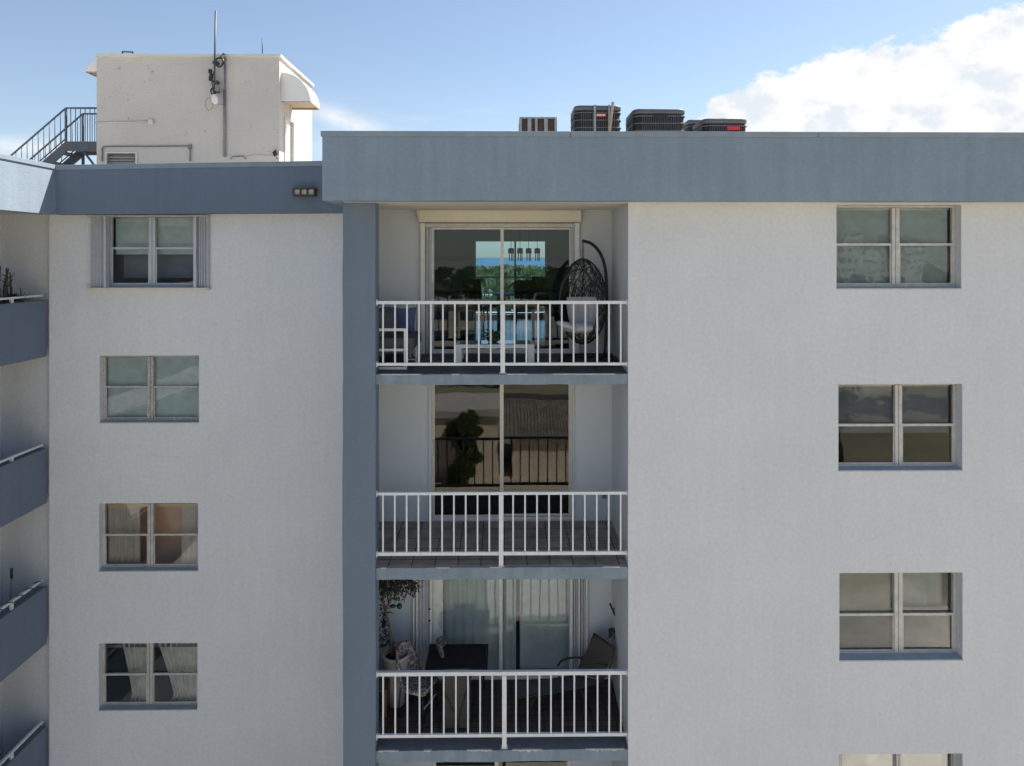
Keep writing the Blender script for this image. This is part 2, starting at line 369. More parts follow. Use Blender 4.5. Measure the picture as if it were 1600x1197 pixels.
M['sling_grey'] = mat('grey_sling_fabric', (.085, .088, .10), .85, var=.1, vscale=60)
M['rope'] = mat('dark_rope_light', (.03, .03, .03), .6)
M['ground'] = mat('dry_lawn_and_paving', (.22, .22, .15), .95, col2=(.48, .45, .40), thr=(.47, .55, .03), var=.25, vscale=.2)
M['asphalt'] = mat('asphalt', (.06, .06, .06), .9, var=.2, vscale=.5)
M['beige_paving'] = mat('beige_paving', (.50, .42, .32), .9, var=.12, vscale=.4, bands=(2.4, 2.4, .05, (.46, .39, .30), (.30, .26, .2), (0, 0, 0)))
M['sand'] = mat('beach_sand', (.55, .48, .36), .9, var=.1, vscale=.1)
M['house_white'] = mat('far_white_wall', (.66, .64, .60), .9, var=.08, vscale=.4)
M['house_beige'] = mat('far_beige_wall', (.72, .62, .50), .9, var=.08, vscale=.4)
M['house_roof'] = mat('far_roof', (.50, .48, .46), .9, var=.15, vscale=.4)
M['house_tile'] = mat('far_tile_roof', (.33, .17, .11), .9, var=.2, vscale=.5)
M['plank_roof'] = mat('grey_brown_roof', (.22, .20, .175), .9, var=.3, vscale=1.5, bands=(6, .25, .04, (.17, .155, .135), (.07, .065, .06), (0, 0, R(90))))
M['far_window'] = mat('far_window', (.05, .07, .09), .15)
def sea_mat():
    m = mat('sea_water', (.012, .17, .26), .35, var=.2, vscale=.004, bump=.6, bscale=.12, bdist=1.0); return m
M['sea'] = sea_mat()
M['blind_pale'] = cloth_mat('pale_roller_blind', (.70, .80, .78), .1)
M['blind_green'] = cloth_mat('green_grey_blind', (.44, .50, .49), .1)
M['blind_blue'] = cloth_mat('blue_grey_blind', (.22, .25, .31), .1)
M['curtain_white'] = cloth_mat('white_curtain', (.78, .76, .70), .3)
M['curtain_blue'] = cloth_mat('cool_white_curtain', (.86, .92, .93), .3)
M['curtain_pink'] = cloth_mat('blush_curtain', (.78, .66, .60), .3)
M['sheer'] = sheer_mat('sheer_curtain', (.90, .85, .76), .72)
def lattice_mat():
    m = mat('patterned_fabric', (.20, .15, .135), .9, coord='Object'); nt = m.node_tree; N = nt.nodes.new; L = nt.links.new
    b = nt.nodes['Principled BSDF']; tc = N('ShaderNodeTexCoord')
    v = N('ShaderNodeTexVoronoi'); v.feature = 'DISTANCE_TO_EDGE'; v.inputs['Scale'].default_value = 13; L(tc.outputs['Object'], v.inputs['Vector'])
    mr = N('ShaderNodeMapRange'); L(v.outputs['Distance'], mr.inputs[0]); mr.inputs[1].default_value = .03; mr.inputs[2].default_value = .05
    mx = N('ShaderNodeMix'); mx.data_type = 'RGBA'; L(mr.outputs[0], mx.inputs[0]); mx.inputs[6].default_value = (.52, .50, .50, 1); mx.inputs[7].default_value = (.17, .13, .125, 1)
    L(mx.outputs[2], b.inputs['Base Color']); return m
M['lattice'] = lattice_mat()

# ------------------------------------------------------------------ key dimensions (metres; camera height is z = 0)
YF = 10.0            # right-hand facade
YL = 12.84           # left-hand facade, set back
YB = 11.5            # back wall of the balcony recess
YP = 9.55            # face of the main parapet
YQ = 12.40           # face of the left parapet
GZ = -16.5           # ground
XR = 14.0            # right end of the building
XP0, XP1 = PX(536.5, YF), PX(587, YF)      # blue pillar
XO = PX(981.5, YF)                         # right edge of the recess
XIN = -2.10                                # hidden inner face of the recess
XW = PX(73, YL)                            # front of the wing's balconies
XWW = PX(4, 12.95)                         # wing wall
ZS = PZ(313.5, YP)                         # soffit of main parapet
ZT = PZ(205.5, YP, 900)                    # top of main parapet
ZSL = PZ(335, YQ, 90); ZTL = PZ(258, YQ, 90); ZTL2 = PZ(250, YQ, 500); ZSL2 = PZ(332, YQ, 520)
FL = [(-1.579, -1.664, .145), (-4.318, -4.41, .165), (-6.91, -7.005, .16), (-9.62, -9.71, .16), (-12.3, -12.39, .16)]   # floor at back, floor at front, slab depth

# ------------------------------------------------------------------ ground, sea, far setting
m = MB(); m.quad((-3000, -3000, GZ), (3000, -3000, GZ), (3000, 900, GZ), (-3000, 900, GZ)); tag(m.build('ground', M['ground']), kind='structure')
m = MB(); m.quad((-30000, 690, GZ+.6), (30000, 690, GZ+.6), (30000, 30000, GZ+.6), (-30000, 30000, GZ+.6)); tag(m.build('sea', M['sea']), kind='structure')
m = MB(); m.quad((-3000, 640, GZ+.65), (3000, 640, GZ+.65), (3000, 692, GZ+.62), (-3000, 692, GZ+.62)); tag(m.build('beach', M['sand']), kind='structure')
m = MB(); m.quad((-60, -34, GZ+.02), (60, -34, GZ+.02), (60, -22, GZ+.02), (-60, -22, GZ+.02)); tag(m.build('pavement', M['beige_paving']), kind='structure')
m = MB(); m.box(-.8, 14, -15, -9, GZ+.02, GZ+.12); tag(m.build('pool_deck', M['house_white']), kind='structure')
m = MB(); m.quad((-300, -62, GZ+.03), (300, -62, GZ+.03), (300, -53, GZ+.03), (-300, -53, GZ+.03)); tag(m.build('road', M['asphalt']), kind='structure')
m = MB(); m.quad((-300, 60, GZ+.03), (300, 60, GZ+.03), (300, 69, GZ+.03), (-300, 69, GZ+.03)); tag(m.build('street', M['asphalt']), kind='structure')

# ------------------------------------------------------------------ the apartment building
B = thing('apartment_building', (0, 12, GZ), 'pale stucco apartment block with blue-grey parapet, pillar and balconies', 'building')

def wall_y(m, x0, x1, z0, z1, holes, y0, y1):
    """wall facing -Y with real thickness and openings (x0,x1,z0,z1)"""
    xs = sorted({x0, x1, *[h[0] for h in holes], *[h[1] for h in holes]}); zs = sorted({z0, z1, *[h[2] for h in holes], *[h[3] for h in holes]})
    xs = [x for x in xs if x0 <= x <= x1]; zs = [z for z in zs if z0 <= z <= z1]
    def solid(i, j):
        if i < 0 or j < 0 or i >= len(xs)-1 or j >= len(zs)-1: return False
        cx, cz = (xs[i]+xs[i+1])/2, (zs[j]+zs[j+1])/2
        return not any(h[0] < cx < h[1] and h[2] < cz < h[3] for h in holes)
    for i in range(len(xs)-1):
        for j in range(len(zs)-1):
            if not solid(i, j): continue
            a, b, c, d = xs[i], xs[i+1], zs[j], zs[j+1]
            m.quad((a, y0, c), (b, y0, c), (b, y0, d), (a, y0, d)); m.quad((b, y1, c), (a, y1, c), (a, y1, d), (b, y1, d))
            if not solid(i-1, j): m.quad((a, y1, c), (a, y0, c), (a, y0, d), (a, y1, d))
            if not solid(i+1, j): m.quad((b, y0, c), (b, y1, c), (b, y1, d), (b, y0, d))
            if not solid(i, j-1): m.quad((a, y1, c), (b, y1, c), (b, y0, c), (a, y0, c))
            if not solid(i, j+1): m.quad((a, y0, d), (b, y0, d), (b, y1, d), (a, y1, d))
    return m
def wavy_box(m, x0, x1, y0, y1, z0, z1, axis, amp=.004, step=.18, rz=rnd):
    """box whose long front arrises wander by a few millimetres, like hand-floated render"""
    L0, L1 = {'x': (x0, x1), 'z': (z0, z1)}[axis]; n = max(2, int((L1-L0)/step)); rows = []
    w = [0, 0]
    for i in range(n+1):
        t = L0+(L1-L0)*i/n
        for k in (0, 1): w[k] = w[k]*.6+rz.uniform(-amp, amp)
        e = 0 if i in (0, n) else 1
        if axis == 'z': rows.append([(x0+w[0]*e, y0, t), (x1+w[1]*e, y0, t), (x1, y1, t), (x0, y1, t)])
        else: rows.append([(t, y0, z0+w[0]*e), (t, y0, z1+w[1]*e), (t, y1, z1), (t, y1, z0)])
    vs = [p for r in rows for p in r]; fs = []
    for i in range(n):
        for k in range(4):
            k2 = (k+1) % 4; q = [i*4+k, i*4+k2, (i+1)*4+k2, (i+1)*4+k]; fs.append(q if axis == 'z' else q[::-1])
    fs.append([0, 3, 2, 1] if axis == 'z' else [0, 1, 2, 3]); e = n*4; fs.append([e, e+1, e+2, e+3] if axis == 'z' else [e+3, e+2, e+1, e])
    return m.add(vs, fs)

# window openings, measured on each facade
def op(x0, x1, y0, y1, Y):
    c = (x0+x1)/2; return (PX(x0, Y), PX(x1, Y), PZ(y1, Y, c), PZ(y0, Y, c))
RW = [op(1307, 1502, 319.5, 452, YF), op(1310, 1503.5, 600, 736, YF), op(1311.5, 1504, 895, 1032, YF), op(1310.5, 1504, 1178, 1316, YF)]
LW = [op(168, 312, 336.5, 449, YL), op(156, 311, 555.5, 661, YL), op(155, 309.5, 786.5, 892.5, YL), op(154.5, 308.5, 1005, 1109.5, YL)]
RW.append((RW[3][0], RW[3][1], RW[3][2]-2.6, RW[3][3]-2.6)); LW.append((LW[3][0], LW[3][1], LW[3][2]-2.6, LW[3][3]-2.6))

m = MB(); wall_y(m, XO, XR, GZ, ZS+.1, RW, YF, YF+.2); m.build('wall', M['stucco'], B)
ZLW = max(ZSL, ZSL2)+.1
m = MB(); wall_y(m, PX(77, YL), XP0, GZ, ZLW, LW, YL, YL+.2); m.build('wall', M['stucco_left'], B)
m = MB(); m.box(XR-.2, XR-.001, YF+.21, 19, GZ, ZS+.1); wall_y(m, XIN-.3, XR, GZ, ZS+.1, [(PX(741, 18.4)-.05, PX(854, 18.4)+.05, -1.5, PZ(375, 18.4)+.05)], 19, 19.2); m.box(XWW-9, XIN-.301, 19, 19.2, GZ, ZS)   # gable end and the lower rear wall
m.build('wall', M['stucco'], B)
# rear wall above, with the far opening of the top apartment
FX0, FX1 = PX(741, 18.4), PX(854, 18.4); FZ1 = PZ(375, 18.4); FZ0 = -1.50
# side returns of the recess and the step between the two facades
m = MB(); m.box(XP0+.003, XIN, YF+.26, 19, GZ, ZS+.1); m.build('wall', M['recess'], B)
m = MB(); m.box(XO+.001, XO+.18, YF+.205, YB+.2, GZ, ZS+.1); m.build('wall', M['recess'], B)
m = MB(); m.quad((XO-.002, YF+.001, GZ), (XO-.002, YB, GZ), (XO-.002, YB, ZS+.05), (XO-.002, YF+.001, ZS+.05)); m.build('wall', M['recess'], B)
# pillar
m = MB(); wavy_box(m, XP0, XP1, YF-.03, YF+.26, GZ, ZS+.02, 'z', .005, .3); m.build('pillar', M['blue'], B)
# back wall of the recess with the sliding-door openings
DO = []
for x0, x1, t, bt in ((674, 894, 355, 553), (675, 894, 600, 813), (655, 906, 893, 1062), (676, 892, 1181, 1300)):
    DO.append((PX(x0, YB), PX(x1, YB), PZ(bt, YB), PZ(t, YB)))
m = MB(); wall_y(m, XIN, XO, GZ, ZS+.05, DO, YB, YB+.15); m.build('wall', M['recess'], B)

# balcony slabs
tiles = [M['tile_grey'], M['tile_brown'], M['tile_brick'], M['tile_brown'], M['tile_brown']]
for i, (zb, zf, th) in enumerate(FL):
    m = MB()                                                  # slab: front edge flush with the facade, underside level
    n = 40; x0, x1 = XP1+.001, XO-.004; w0 = w1 = 0; rows = []
    for k in range(n+1):
        w0 = w0*.6+rnd.uniform(-.004, .004); w1 = w1*.6+rnd.uniform(-.003, .003); x = x0+(x1-x0)*k/n
        rows += [(x, YF+.004, zf-th+w0), (x, YF+.004, zf+w1), (x, YB, zb), (x, YB, zf-th)]
    fs = [[0, 1, 2, 3], [4*n+3, 4*n+2, 4*n+1, 4*n]]
    for k in range(n):
        for j in range(4): j2 = (j+1) % 4; fs.append([4*k+j, 4*k+4+j, 4*k+4+j2, 4*k+j2])
    m.add(rows, fs); m.box(XIN+.001, x0-.001, YF+.27, YB, zf-th, (zb+zf)/2)
    s = m.build('balcony_slab', M['blue_slab'], B)
    slope = (zb-zf)/(YB-YF-.004)
    def fz(y, zf=zf, slope=slope): return zf+slope*(y-YF-.004)
    ys = YF+.05 if i != 2 else YF+.30
    m = MB(); m.add([(XIN+.002, ys, fz(ys)+.001), (x1-.001, ys, fz(ys)+.001), (x1-.001, YB-.002, fz(YB)+.001), (XIN+.002, YB-.002, fz(YB)+.001),
                     (XIN+.002, ys, fz(ys)+.010), (x1-.001, ys, fz(ys)+.010), (x1-.001, YB-.002, fz(YB)+.010), (XIN+.002, YB-.002, fz(YB)+.010)],
                    [(0,3,2,1),(4,5,6,7),(0,1,5,4),(1,2,6,5),(2,3,7,6),(3,0,4,7)])
    m.build('floor_tiles', tiles[i], s)
    if i == 2:
        m = MB(); m.quad((x0, YF+.012, fz(YF+.01)+.006), (x1-.001, YF+.012, fz(YF+.01)+.006), (x1-.001, ys-.001, fz(ys)+.006), (x0, ys-.001, fz(ys)+.006)); m.build('floor_edge', M['floor_paint'], s)
    # bare patches where paint has come off the arris
    spans = {0: [(.02, .18), (.3, .33), (.52, .60), (.7, .95)], 1: [(.02, .04), (.24, .29), (.45, .5), (.9, .97)], 2: [(.01, .09), (.19, .22), (.36, .46), (.54, .66), (.83, .985)]}.get(i, [])
    if spans:
        for a, b in spans:
            m = MB(); k = max(5, int((b-a)*150)); pr = None
            for q in range(k+1):
                x = x0+(x1-x0)*(a+(b-a)*q/k); h = .003+.020*abs(rnd.gauss(0, .6))*math.sin(math.pi*q/k)**.5*(.35 if i < 2 else 1); h = min(h, .05)
                cu = ((x, YF-.001, zf-h), (x, YF-.001, zf+.006), (x, YF+.02, zf+.008))
                if pr: m.quad(pr[0], cu[0], cu[1], pr[1]); m.quad(pr[1], cu[1], cu[2], pr[2])
                pr = cu
            m.build('chipped_edge', M['chip'], s)

# railings
RAILS = [(470, 475, 566.5, 571, 582, 785.5), (768, 772.5, 861.5, 867, 883, 783), (1048, 1054, 1145.5, 1150.5, 1166.5, 788), (1330, 1335, 1426, 1431, 1446, 788)]
for i, (t0, t1, b0, b1, pb, pp) in enumerate(RAILS):
    y = YF+.06; xl, xr = XP1+.001, XO-.004
    m = MB(); zt0, zt1, zb0, zb1 = PZ(t1, y), PZ(t0, y), PZ(b1, y), PZ(b0, y)
    m.box(xl, xr, y-.028, y+.028, zt0, zt1-.0); m.box(xl, xr, y-.020, y+.020, zb0, zb1)
    for xx in (xl, xr-.012): m.box(xx, xx+.012, y-.04, y+.04, zb0-.02, zb1+.02); m.box(xx, xx+.012, y-.04, y+.04, zt0-.02, zt1+.02)
    rl = m.build('railing', M['rail'], B, bevel=.004)
    xp = PX(pp, y); m = MB(); m.box(xp-.032, xp+.032, y-.036, y+.010, PZ(pb, y), zt0-.001)
    m.box(xp-.05, xp+.05, y-.045, y+.05, PZ(pb, y)-.008, PZ(pb, y)); m.build('post', M['rail'], rl, bevel=.003)
    for sgn in (-1, 1):
        lim = xl if sgn < 0 else xr; n = 10; st = abs(lim-xp)/(n+.55)
        for k in range(n):
            x = xp+sgn*st*(k+1)*1.0
            m = MB(); m.box(x-.011, x+.011, y-.011, y+.011, zb1-.001, zt0+.001); m.build('baluster', M['rail'], rl)

# main parapet (fascia) with coping
m = MB(); xL = PX(503.5, YP)
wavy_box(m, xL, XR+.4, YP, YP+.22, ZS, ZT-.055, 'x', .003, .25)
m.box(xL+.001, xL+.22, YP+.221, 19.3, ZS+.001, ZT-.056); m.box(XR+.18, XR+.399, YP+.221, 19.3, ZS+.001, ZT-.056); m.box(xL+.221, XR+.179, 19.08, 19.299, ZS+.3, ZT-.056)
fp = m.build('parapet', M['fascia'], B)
m = MB(); n = 5
xs = [xL-.02+(XR+.44-xL)*k/n for k in range(n+1)]
for k in range(n): m.box(xs[k]+.002, xs[k+1]-.002, YP-.022, YP+.26, ZT-.054-.02, ZT)
m.box(xL-.02, xL+.26, YP+.262, 19.32, ZT-.07, ZT-.002); m.build('coping', M['blue_coping'], fp, bevel=.006)
m = MB(); m.box(xL+.221, XR+.17, YP+.222, YF+.0, ZS+.004, ZS+.06); m.build('soffit', M['soffit'], B)
m = MB(); m.box(xL+.221, XR+.17, YF+.201, 19.07, ZS+.105, ZS+.43); m.build('roof', M['roof'], B)
m = MB(); m.box(XIN+.001, XO-.003, YF+.001, YB+.0, ZS+.004, ZS+.06); m.build('ceiling', M['soffit'], B)
# soffit of the short left overhang
m = MB(); m.box(xL+.002, xL+.22, YP+.221, YP+.222+.0, ZS+.001, ZS+.002)
# left parapet, slightly out of level as in the photo
def slanted(m, x0, x1, y0, y1, za0, za1, zb0, zb1):
    return m.add([(x0,y0,za0),(x1,y0,zb0),(x1,y1,zb0),(x0,y1,za0),(x0,y0,za1),(x1,y0,zb1),(x1,y1,zb1),(x0,y1,za1)],
                 [(0,3,2,1),(4,5,6,7),(0,1,5,4),(1,2,6,5),(2,3,7,6),(3,0,4,7)])
XQ = PX(86, YQ)
m = MB(); slanted(m, XQ, XP0-.01, YQ, YQ+.22, ZSL, ZTL-.06, ZSL2, ZTL2-.06); fl = m.build('parapet', M['blue'], B)
m = MB(); slanted(m, XQ-.02, XP0-.012, YQ-.02, YQ+.26, ZTL-.09, ZTL, ZTL2-.09, ZTL2); m.build('coping', M['blue_coping'], fl, bevel=.006)
m = MB(); m.box(XQ-.3, XP0-.01, YQ+.221, YL+.0, ZLW-.09, ZLW-.02); m.build('soffit', M['soffit'], B)
m = MB(); m.box(XWW-9, XP0-.01, YL+.201, 19, ZLW-.09, ZLW+.15); m.build('roof', M['roof'], B)
# wing: fascia facing right, toward the sun
YW0 = 2.0
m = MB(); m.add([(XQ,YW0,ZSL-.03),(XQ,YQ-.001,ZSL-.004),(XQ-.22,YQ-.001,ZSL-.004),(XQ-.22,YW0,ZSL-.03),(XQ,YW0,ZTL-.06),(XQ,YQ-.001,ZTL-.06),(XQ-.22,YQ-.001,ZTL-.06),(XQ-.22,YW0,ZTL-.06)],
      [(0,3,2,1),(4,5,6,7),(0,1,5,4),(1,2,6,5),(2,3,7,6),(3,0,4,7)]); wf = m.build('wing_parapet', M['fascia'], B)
m = MB(); m.box(XQ-.26, XQ+.02, YW0, YQ-.022, ZTL-.075, ZTL+.002); m.build('coping', M['blue_coping'], wf, bevel=.006)
m = MB(); m.box(XWW-9, XQ-.221, YW0, YL+.2, ZSL+.03, ZSL+.25); m.build('roof', M['roof'], B)
# wing recess end wall and long wall
m = MB(); m.box(XWW-.2, PX(77, YL)-.002, 12.95, 13.1, GZ, ZLW-.1); m.build('wing_wall', M['stucco'], B)
WH = []
WB = [(-.67, -.776, -1.795), (-3.36, -3.45, -4.447), (-5.80, -5.955, -6.99), (-8.35, -8.48, -9.60)]
m = MB()
zprev = ZSL+.03
for (zr, zt, zb) in WB+[(0, 0, GZ)]:
    if zb == GZ: m.box(XWW-.2, XWW, YW0, 12.949, GZ, zprev); break
    fl_z = zb+.15; head = zprev-.18
    m.box(XWW-.2, XWW, 12.86, 12.949, fl_z, head); m.box(XWW-.2, XWW, YW0, 10.4, fl_z, head); m.box(XWW-.2, XWW, YW0, 12.949, head, zprev); m.box(XWW-.2, XWW, YW0, 12.949, zb, fl_z)
    zprev = zb
m.build('wing_wall', M['stucco'], B)
m = MB(); m.box(XWW-9, XWW-.2, YW0, YW0+.2, GZ, ZSL+.02); m.box(XWW-9.2, XWW-9, YW0, 19.2, GZ, ZSL+.02); m.build('wing_wall', M['stucco'], B)
zprev = ZSL+.03
for i, (zr, zt, zb) in enumerate(WB):
    m = MB(); m.box(XW-.14, XW, YW0, YL-.002, zb, zt); m.box(XWW+.001, XW-.141, YW0, YL-.002, zb+.003, zb+.15)
    wb = m.build('wing_balcony', M['blue'], B, bevel=.006)
    m = MB()
    pts = [(XW-.05, YL-.10, zr-.0), (XW-.05, YW0+.1, zr-.0)]
    m.beam((XW-.05, YL-.06, zr-.02), (XW-.05, YW0, zr-.02), .05, .035)
    for yy in (12.0, 10.6, 9.2, 7.8, 6.4): m.box(XW-.07, XW-.03, yy-.03, yy+.03, zt-.01, zr-.035)
    m.build('rail', M['rail'], wb, bevel=.003)
    # sliding door of the wing, seen edge-on
    fl_z = zb+.15; head = zprev-.18
    m = MB()
    for a, b in ((12.80, 12.859), (10.40, 10.46), (11.6, 11.66)): m.box(XWW-.12, XWW+.03, a, b, fl_z, head)
    m.box(XWW-.12, XWW+.03, 10.461, 12.799, head-.06, head); m.box(XWW-.12, XWW+.03, 10.461, 12.799, fl_z, fl_z+.05)
    wd = m.build('wing_door', M['white_metal'], B)
    m = MB(); m.box(XWW-.06, XWW-.05, 10.461, 12.799, fl_z+.051, head-.061); m.build('pane', M['glass_dark'], wd)
    m = MB(); m.box(XWW-5, XWW-.21, 10.3, 10.35, fl_z, head+.1); m.box(XWW-5, XWW-.21, 12.9, 12.94, fl_z, head+.1); m.box(XWW-5, XWW-4.95, 10.36, 12.89, fl_z, head+.1)
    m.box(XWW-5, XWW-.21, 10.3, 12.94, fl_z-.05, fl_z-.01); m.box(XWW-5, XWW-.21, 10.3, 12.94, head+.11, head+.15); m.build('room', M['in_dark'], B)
    zprev = zb

# interior of the right/centre apartments: floors, partitions, back walls
XPART = 3.2
def room(x0, x1, y0, y1, z0, z1, mt, floor=None, hole=None, name='room'):
    m = MB(); m.box(x0, x0+.05, y0, y1, z0, z1); m.box(x1-.05, x1, y0, y1, z0, z1)
    if hole: wall_y(m, x0+.051, x1-.051, z0, z1, [hole], y1-.1, y1)
    else: m.box(x0+.051, x1-.051, y1-.1, y1, z0, z1)
    m.box(x0, x1, y0, y1, z1+.001, z1+.05); r = m.build(name, mt, B)
    m = MB(); m.box(x0, x1, y0, y1, z0-.06, z0-.001); m.build('room_floor', floor or mt, r); return r
ceil0 = ZS-.02
for i in range(4):
    zfl = FL[i][0]; zce = ceil0 if i == 0 else FL[i-1][1]-FL[i-1][2]-.02
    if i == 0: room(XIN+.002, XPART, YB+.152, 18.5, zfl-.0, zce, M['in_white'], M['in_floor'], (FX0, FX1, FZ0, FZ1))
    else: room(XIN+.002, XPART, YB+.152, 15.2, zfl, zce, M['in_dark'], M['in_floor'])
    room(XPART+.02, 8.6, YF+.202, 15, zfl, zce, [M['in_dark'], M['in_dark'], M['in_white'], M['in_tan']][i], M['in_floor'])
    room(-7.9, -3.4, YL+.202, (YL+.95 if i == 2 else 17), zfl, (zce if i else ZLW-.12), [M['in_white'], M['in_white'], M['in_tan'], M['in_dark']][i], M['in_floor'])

# ------------------------------------------------------------------ windows
def window(opn, Y, mull, railrow, fmat, gmat, setback=.13, bar=.045, label=None, colw=None, upper=None):
    """double single-hung window: outer frame > panes, centre mullion, meeting rails, sill"""
    x0, x1, z0, z1 = opn; y = Y+setback; e = .002
    m = MB()
    m.box(x0+e, x0+bar, y, y+.06, z0+e, z1-e); m.box(x1-bar, x1-e, y, y+.06, z0+e, z1-e)
    m.box(x0+bar, x1-bar, y, y+.06, z1-bar*.8, z1-e); m.box(x0+bar, x1-bar, y, y+.06, z0+e, z0+bar*1.2)
    w = m.build('window', fmat, B, bevel=.004)
    if label: w['label'] = label
    xm0, xm1 = PX(mull[0], y), PX(mull[1], y); xm = (xm0+xm1)/2
    m = MB(); m.box(xm0, xm-.004, y-.012, y+.05, z0+bar*1.2+e, z1-bar*.8-e); m.box(xm+.004, xm1, y-.012, y+.05, z0+bar*1.2+e, z1-bar*.8-e)
    m.box(xm-.004, xm+.004, y+.004, y+.04, z0+bar*1.2+e, z1-bar*.8-e)
    m.build('mullion', fmat, w, bevel=.003)
    zr = PZ(railrow, y, (mull[0]+mull[1])/2)
    for a, b in ((x0+bar+e, xm0-e), (xm1+e, x1-bar-e)):
        m = MB(); m.box(a, b, y-.004, y+.035, zr-.018, zr+.018)                       # meeting rail
        m.box(a, a+.018, y+.002, y+.032, z0+bar*1.2+e, zr-.019); m.box(b-.018, b, y+.002, y+.032, z0+bar*1.2+e, zr-.019); m.box(a+.018, b-.018, y+.002, y+.032, z0+bar*1.2+e, z0+bar*1.2+.03)
        m.build('sash', fmat, w, bevel=.002)
        m = MB(); m.box(a+.001, b-.001, y+.036, y+.041, zr+.0, z1-bar*.8-e); m.build('pane', gmat if upper is None else upper, w)
        m = MB(); m.box(a+.019, b-.019, y+.012, y+.017, z0+bar*1.2+.031, zr-.019); m.build('pane', gmat, w)
    m = MB(); m.add([(x0+e, Y-.018, z0+.001), (x1-e, Y-.018, z0+.001), (x1-e, y-.001, z0+.001), (x0+e, y-.001, z0+.001),
                     (x0+e, Y-.018, z0+.018), (x1-e, Y-.018, z0+.018), (x1-e, y-.001, z0+.035), (x0+e, y-.001, z0+.035)],
                    [(0,3,2,1),(4,5,6,7),(0,1,5,4),(1,2,6,5),(2,3,7,6),(3,0,4,7)]); m.build('sill', M['sill'], w)
    return w
window(RW[0], YF, (1393, 1405), 382, M['alu'], M['glass_green'])
window(RW[1], YF, (1398, 1409), 664, M['alu'], M['glass_warm'])
window(RW[2], YF, (1397, 1410), 960, M['alu'], M['glass_warm'])
window(RW[3], YF, (1400, 1408), 1245, M['alu'], M['glass'])
window(RW[4], YF, (1400, 1408), 1530, M['alu'], M['glass'])
w1 = window(LW[0], YL, (233, 243), 388, M['shutter'], M['glass'], setback=.06, bar=.04)
window(LW[1], YL, (231, 240), 604.5, M['alu_worn'], M['glass_green'], setback=.10, label='window with chalky peeling frame and frosted-looking panes')
window(LW[2], YL, (231, 240), 835.5, M['alu'], M['glass'], setback=.10)
window(LW[3], YL, (229.5, 239), 1053.5, M['alu'], M['glass'], setback=.10)
window(LW[4], YL, (229.5, 239), 1270, M['alu'], M['glass'])

# accordion shutters either side of the top left window
def accordion(x0, x1, z0, z1, y, n, mt, parent, name='shutter', d=.09):
    m = MB(); st = (x1-x0)/n
    for k in range(n):
        xa = x0+k*st; xm = xa+st/2; xb = xa+st
        m.add([(xa, y, z0), (xm, y-d, z0), (xm+.006, y-d, z0), (xa+.006, y, z0), (xa, y, z1), (xm, y-d, z1), (xm+.006, y-d, z1), (xa+.006, y, z1)],
              [(0,3,2,1),(4,5,6,7),(0,1,5,4),(1,2,6,5),(2,3,7,6),(3,0,4,7)])
        m.add([(xm, y-d, z0), (xb, y, z0), (xb+.006, y, z0), (xm+.006, y-d, z0), (xm, y-d, z1), (xb, y, z1), (xb+.006, y, z1), (xm+.006, y-d, z1)],
              [(0,3,2,1),(4,5,6,7),(0,1,5,4),(1,2,6,5),(2,3,7,6),(3,0,4,7)])
        m.box(xm-.003, xm+.010, y-d-.010, y-d, z0, z1)
    return m.build(name, mt, parent)
ys = YL-.022
zt, zb = PZ(338.5, ys, 235), PZ(449, ys, 235)
accordion(PX(142, ys), PX(167, ys), zb, zt, ys, 5, M['shutter'], B, d=.05)
accordion(PX(311, ys), PX(327, ys), zb, zt, ys, 4, M['shutter'], B, d=.05)
m = MB(); m.box(PX(140.5, ys), PX(329, ys), ys-.12, YL-.001, zb-.045, zb-.002); m.build('shutter_track', M['cream_metal'], B, bevel=.003); m = MB(); m.box(PX(140.5, ys), PX(329, ys), ys-.12, YL-.001, zt+.001, zt+.018); m.build('shutter_track', M['cream_metal'], B, bevel=.003)
m = MB(); m.box(PX(167.5, ys), PX(170.5, ys), ys-.11, YL-.001, zb, zt); m.build('shutter_post', M['shutter'], B, bevel=.003); m = MB(); m.box(PX(306, ys), PX(310.5, ys), ys-.11, YL-.001, zb, zt); m.build('shutter_post', M['shutter'], B, bevel=.003)

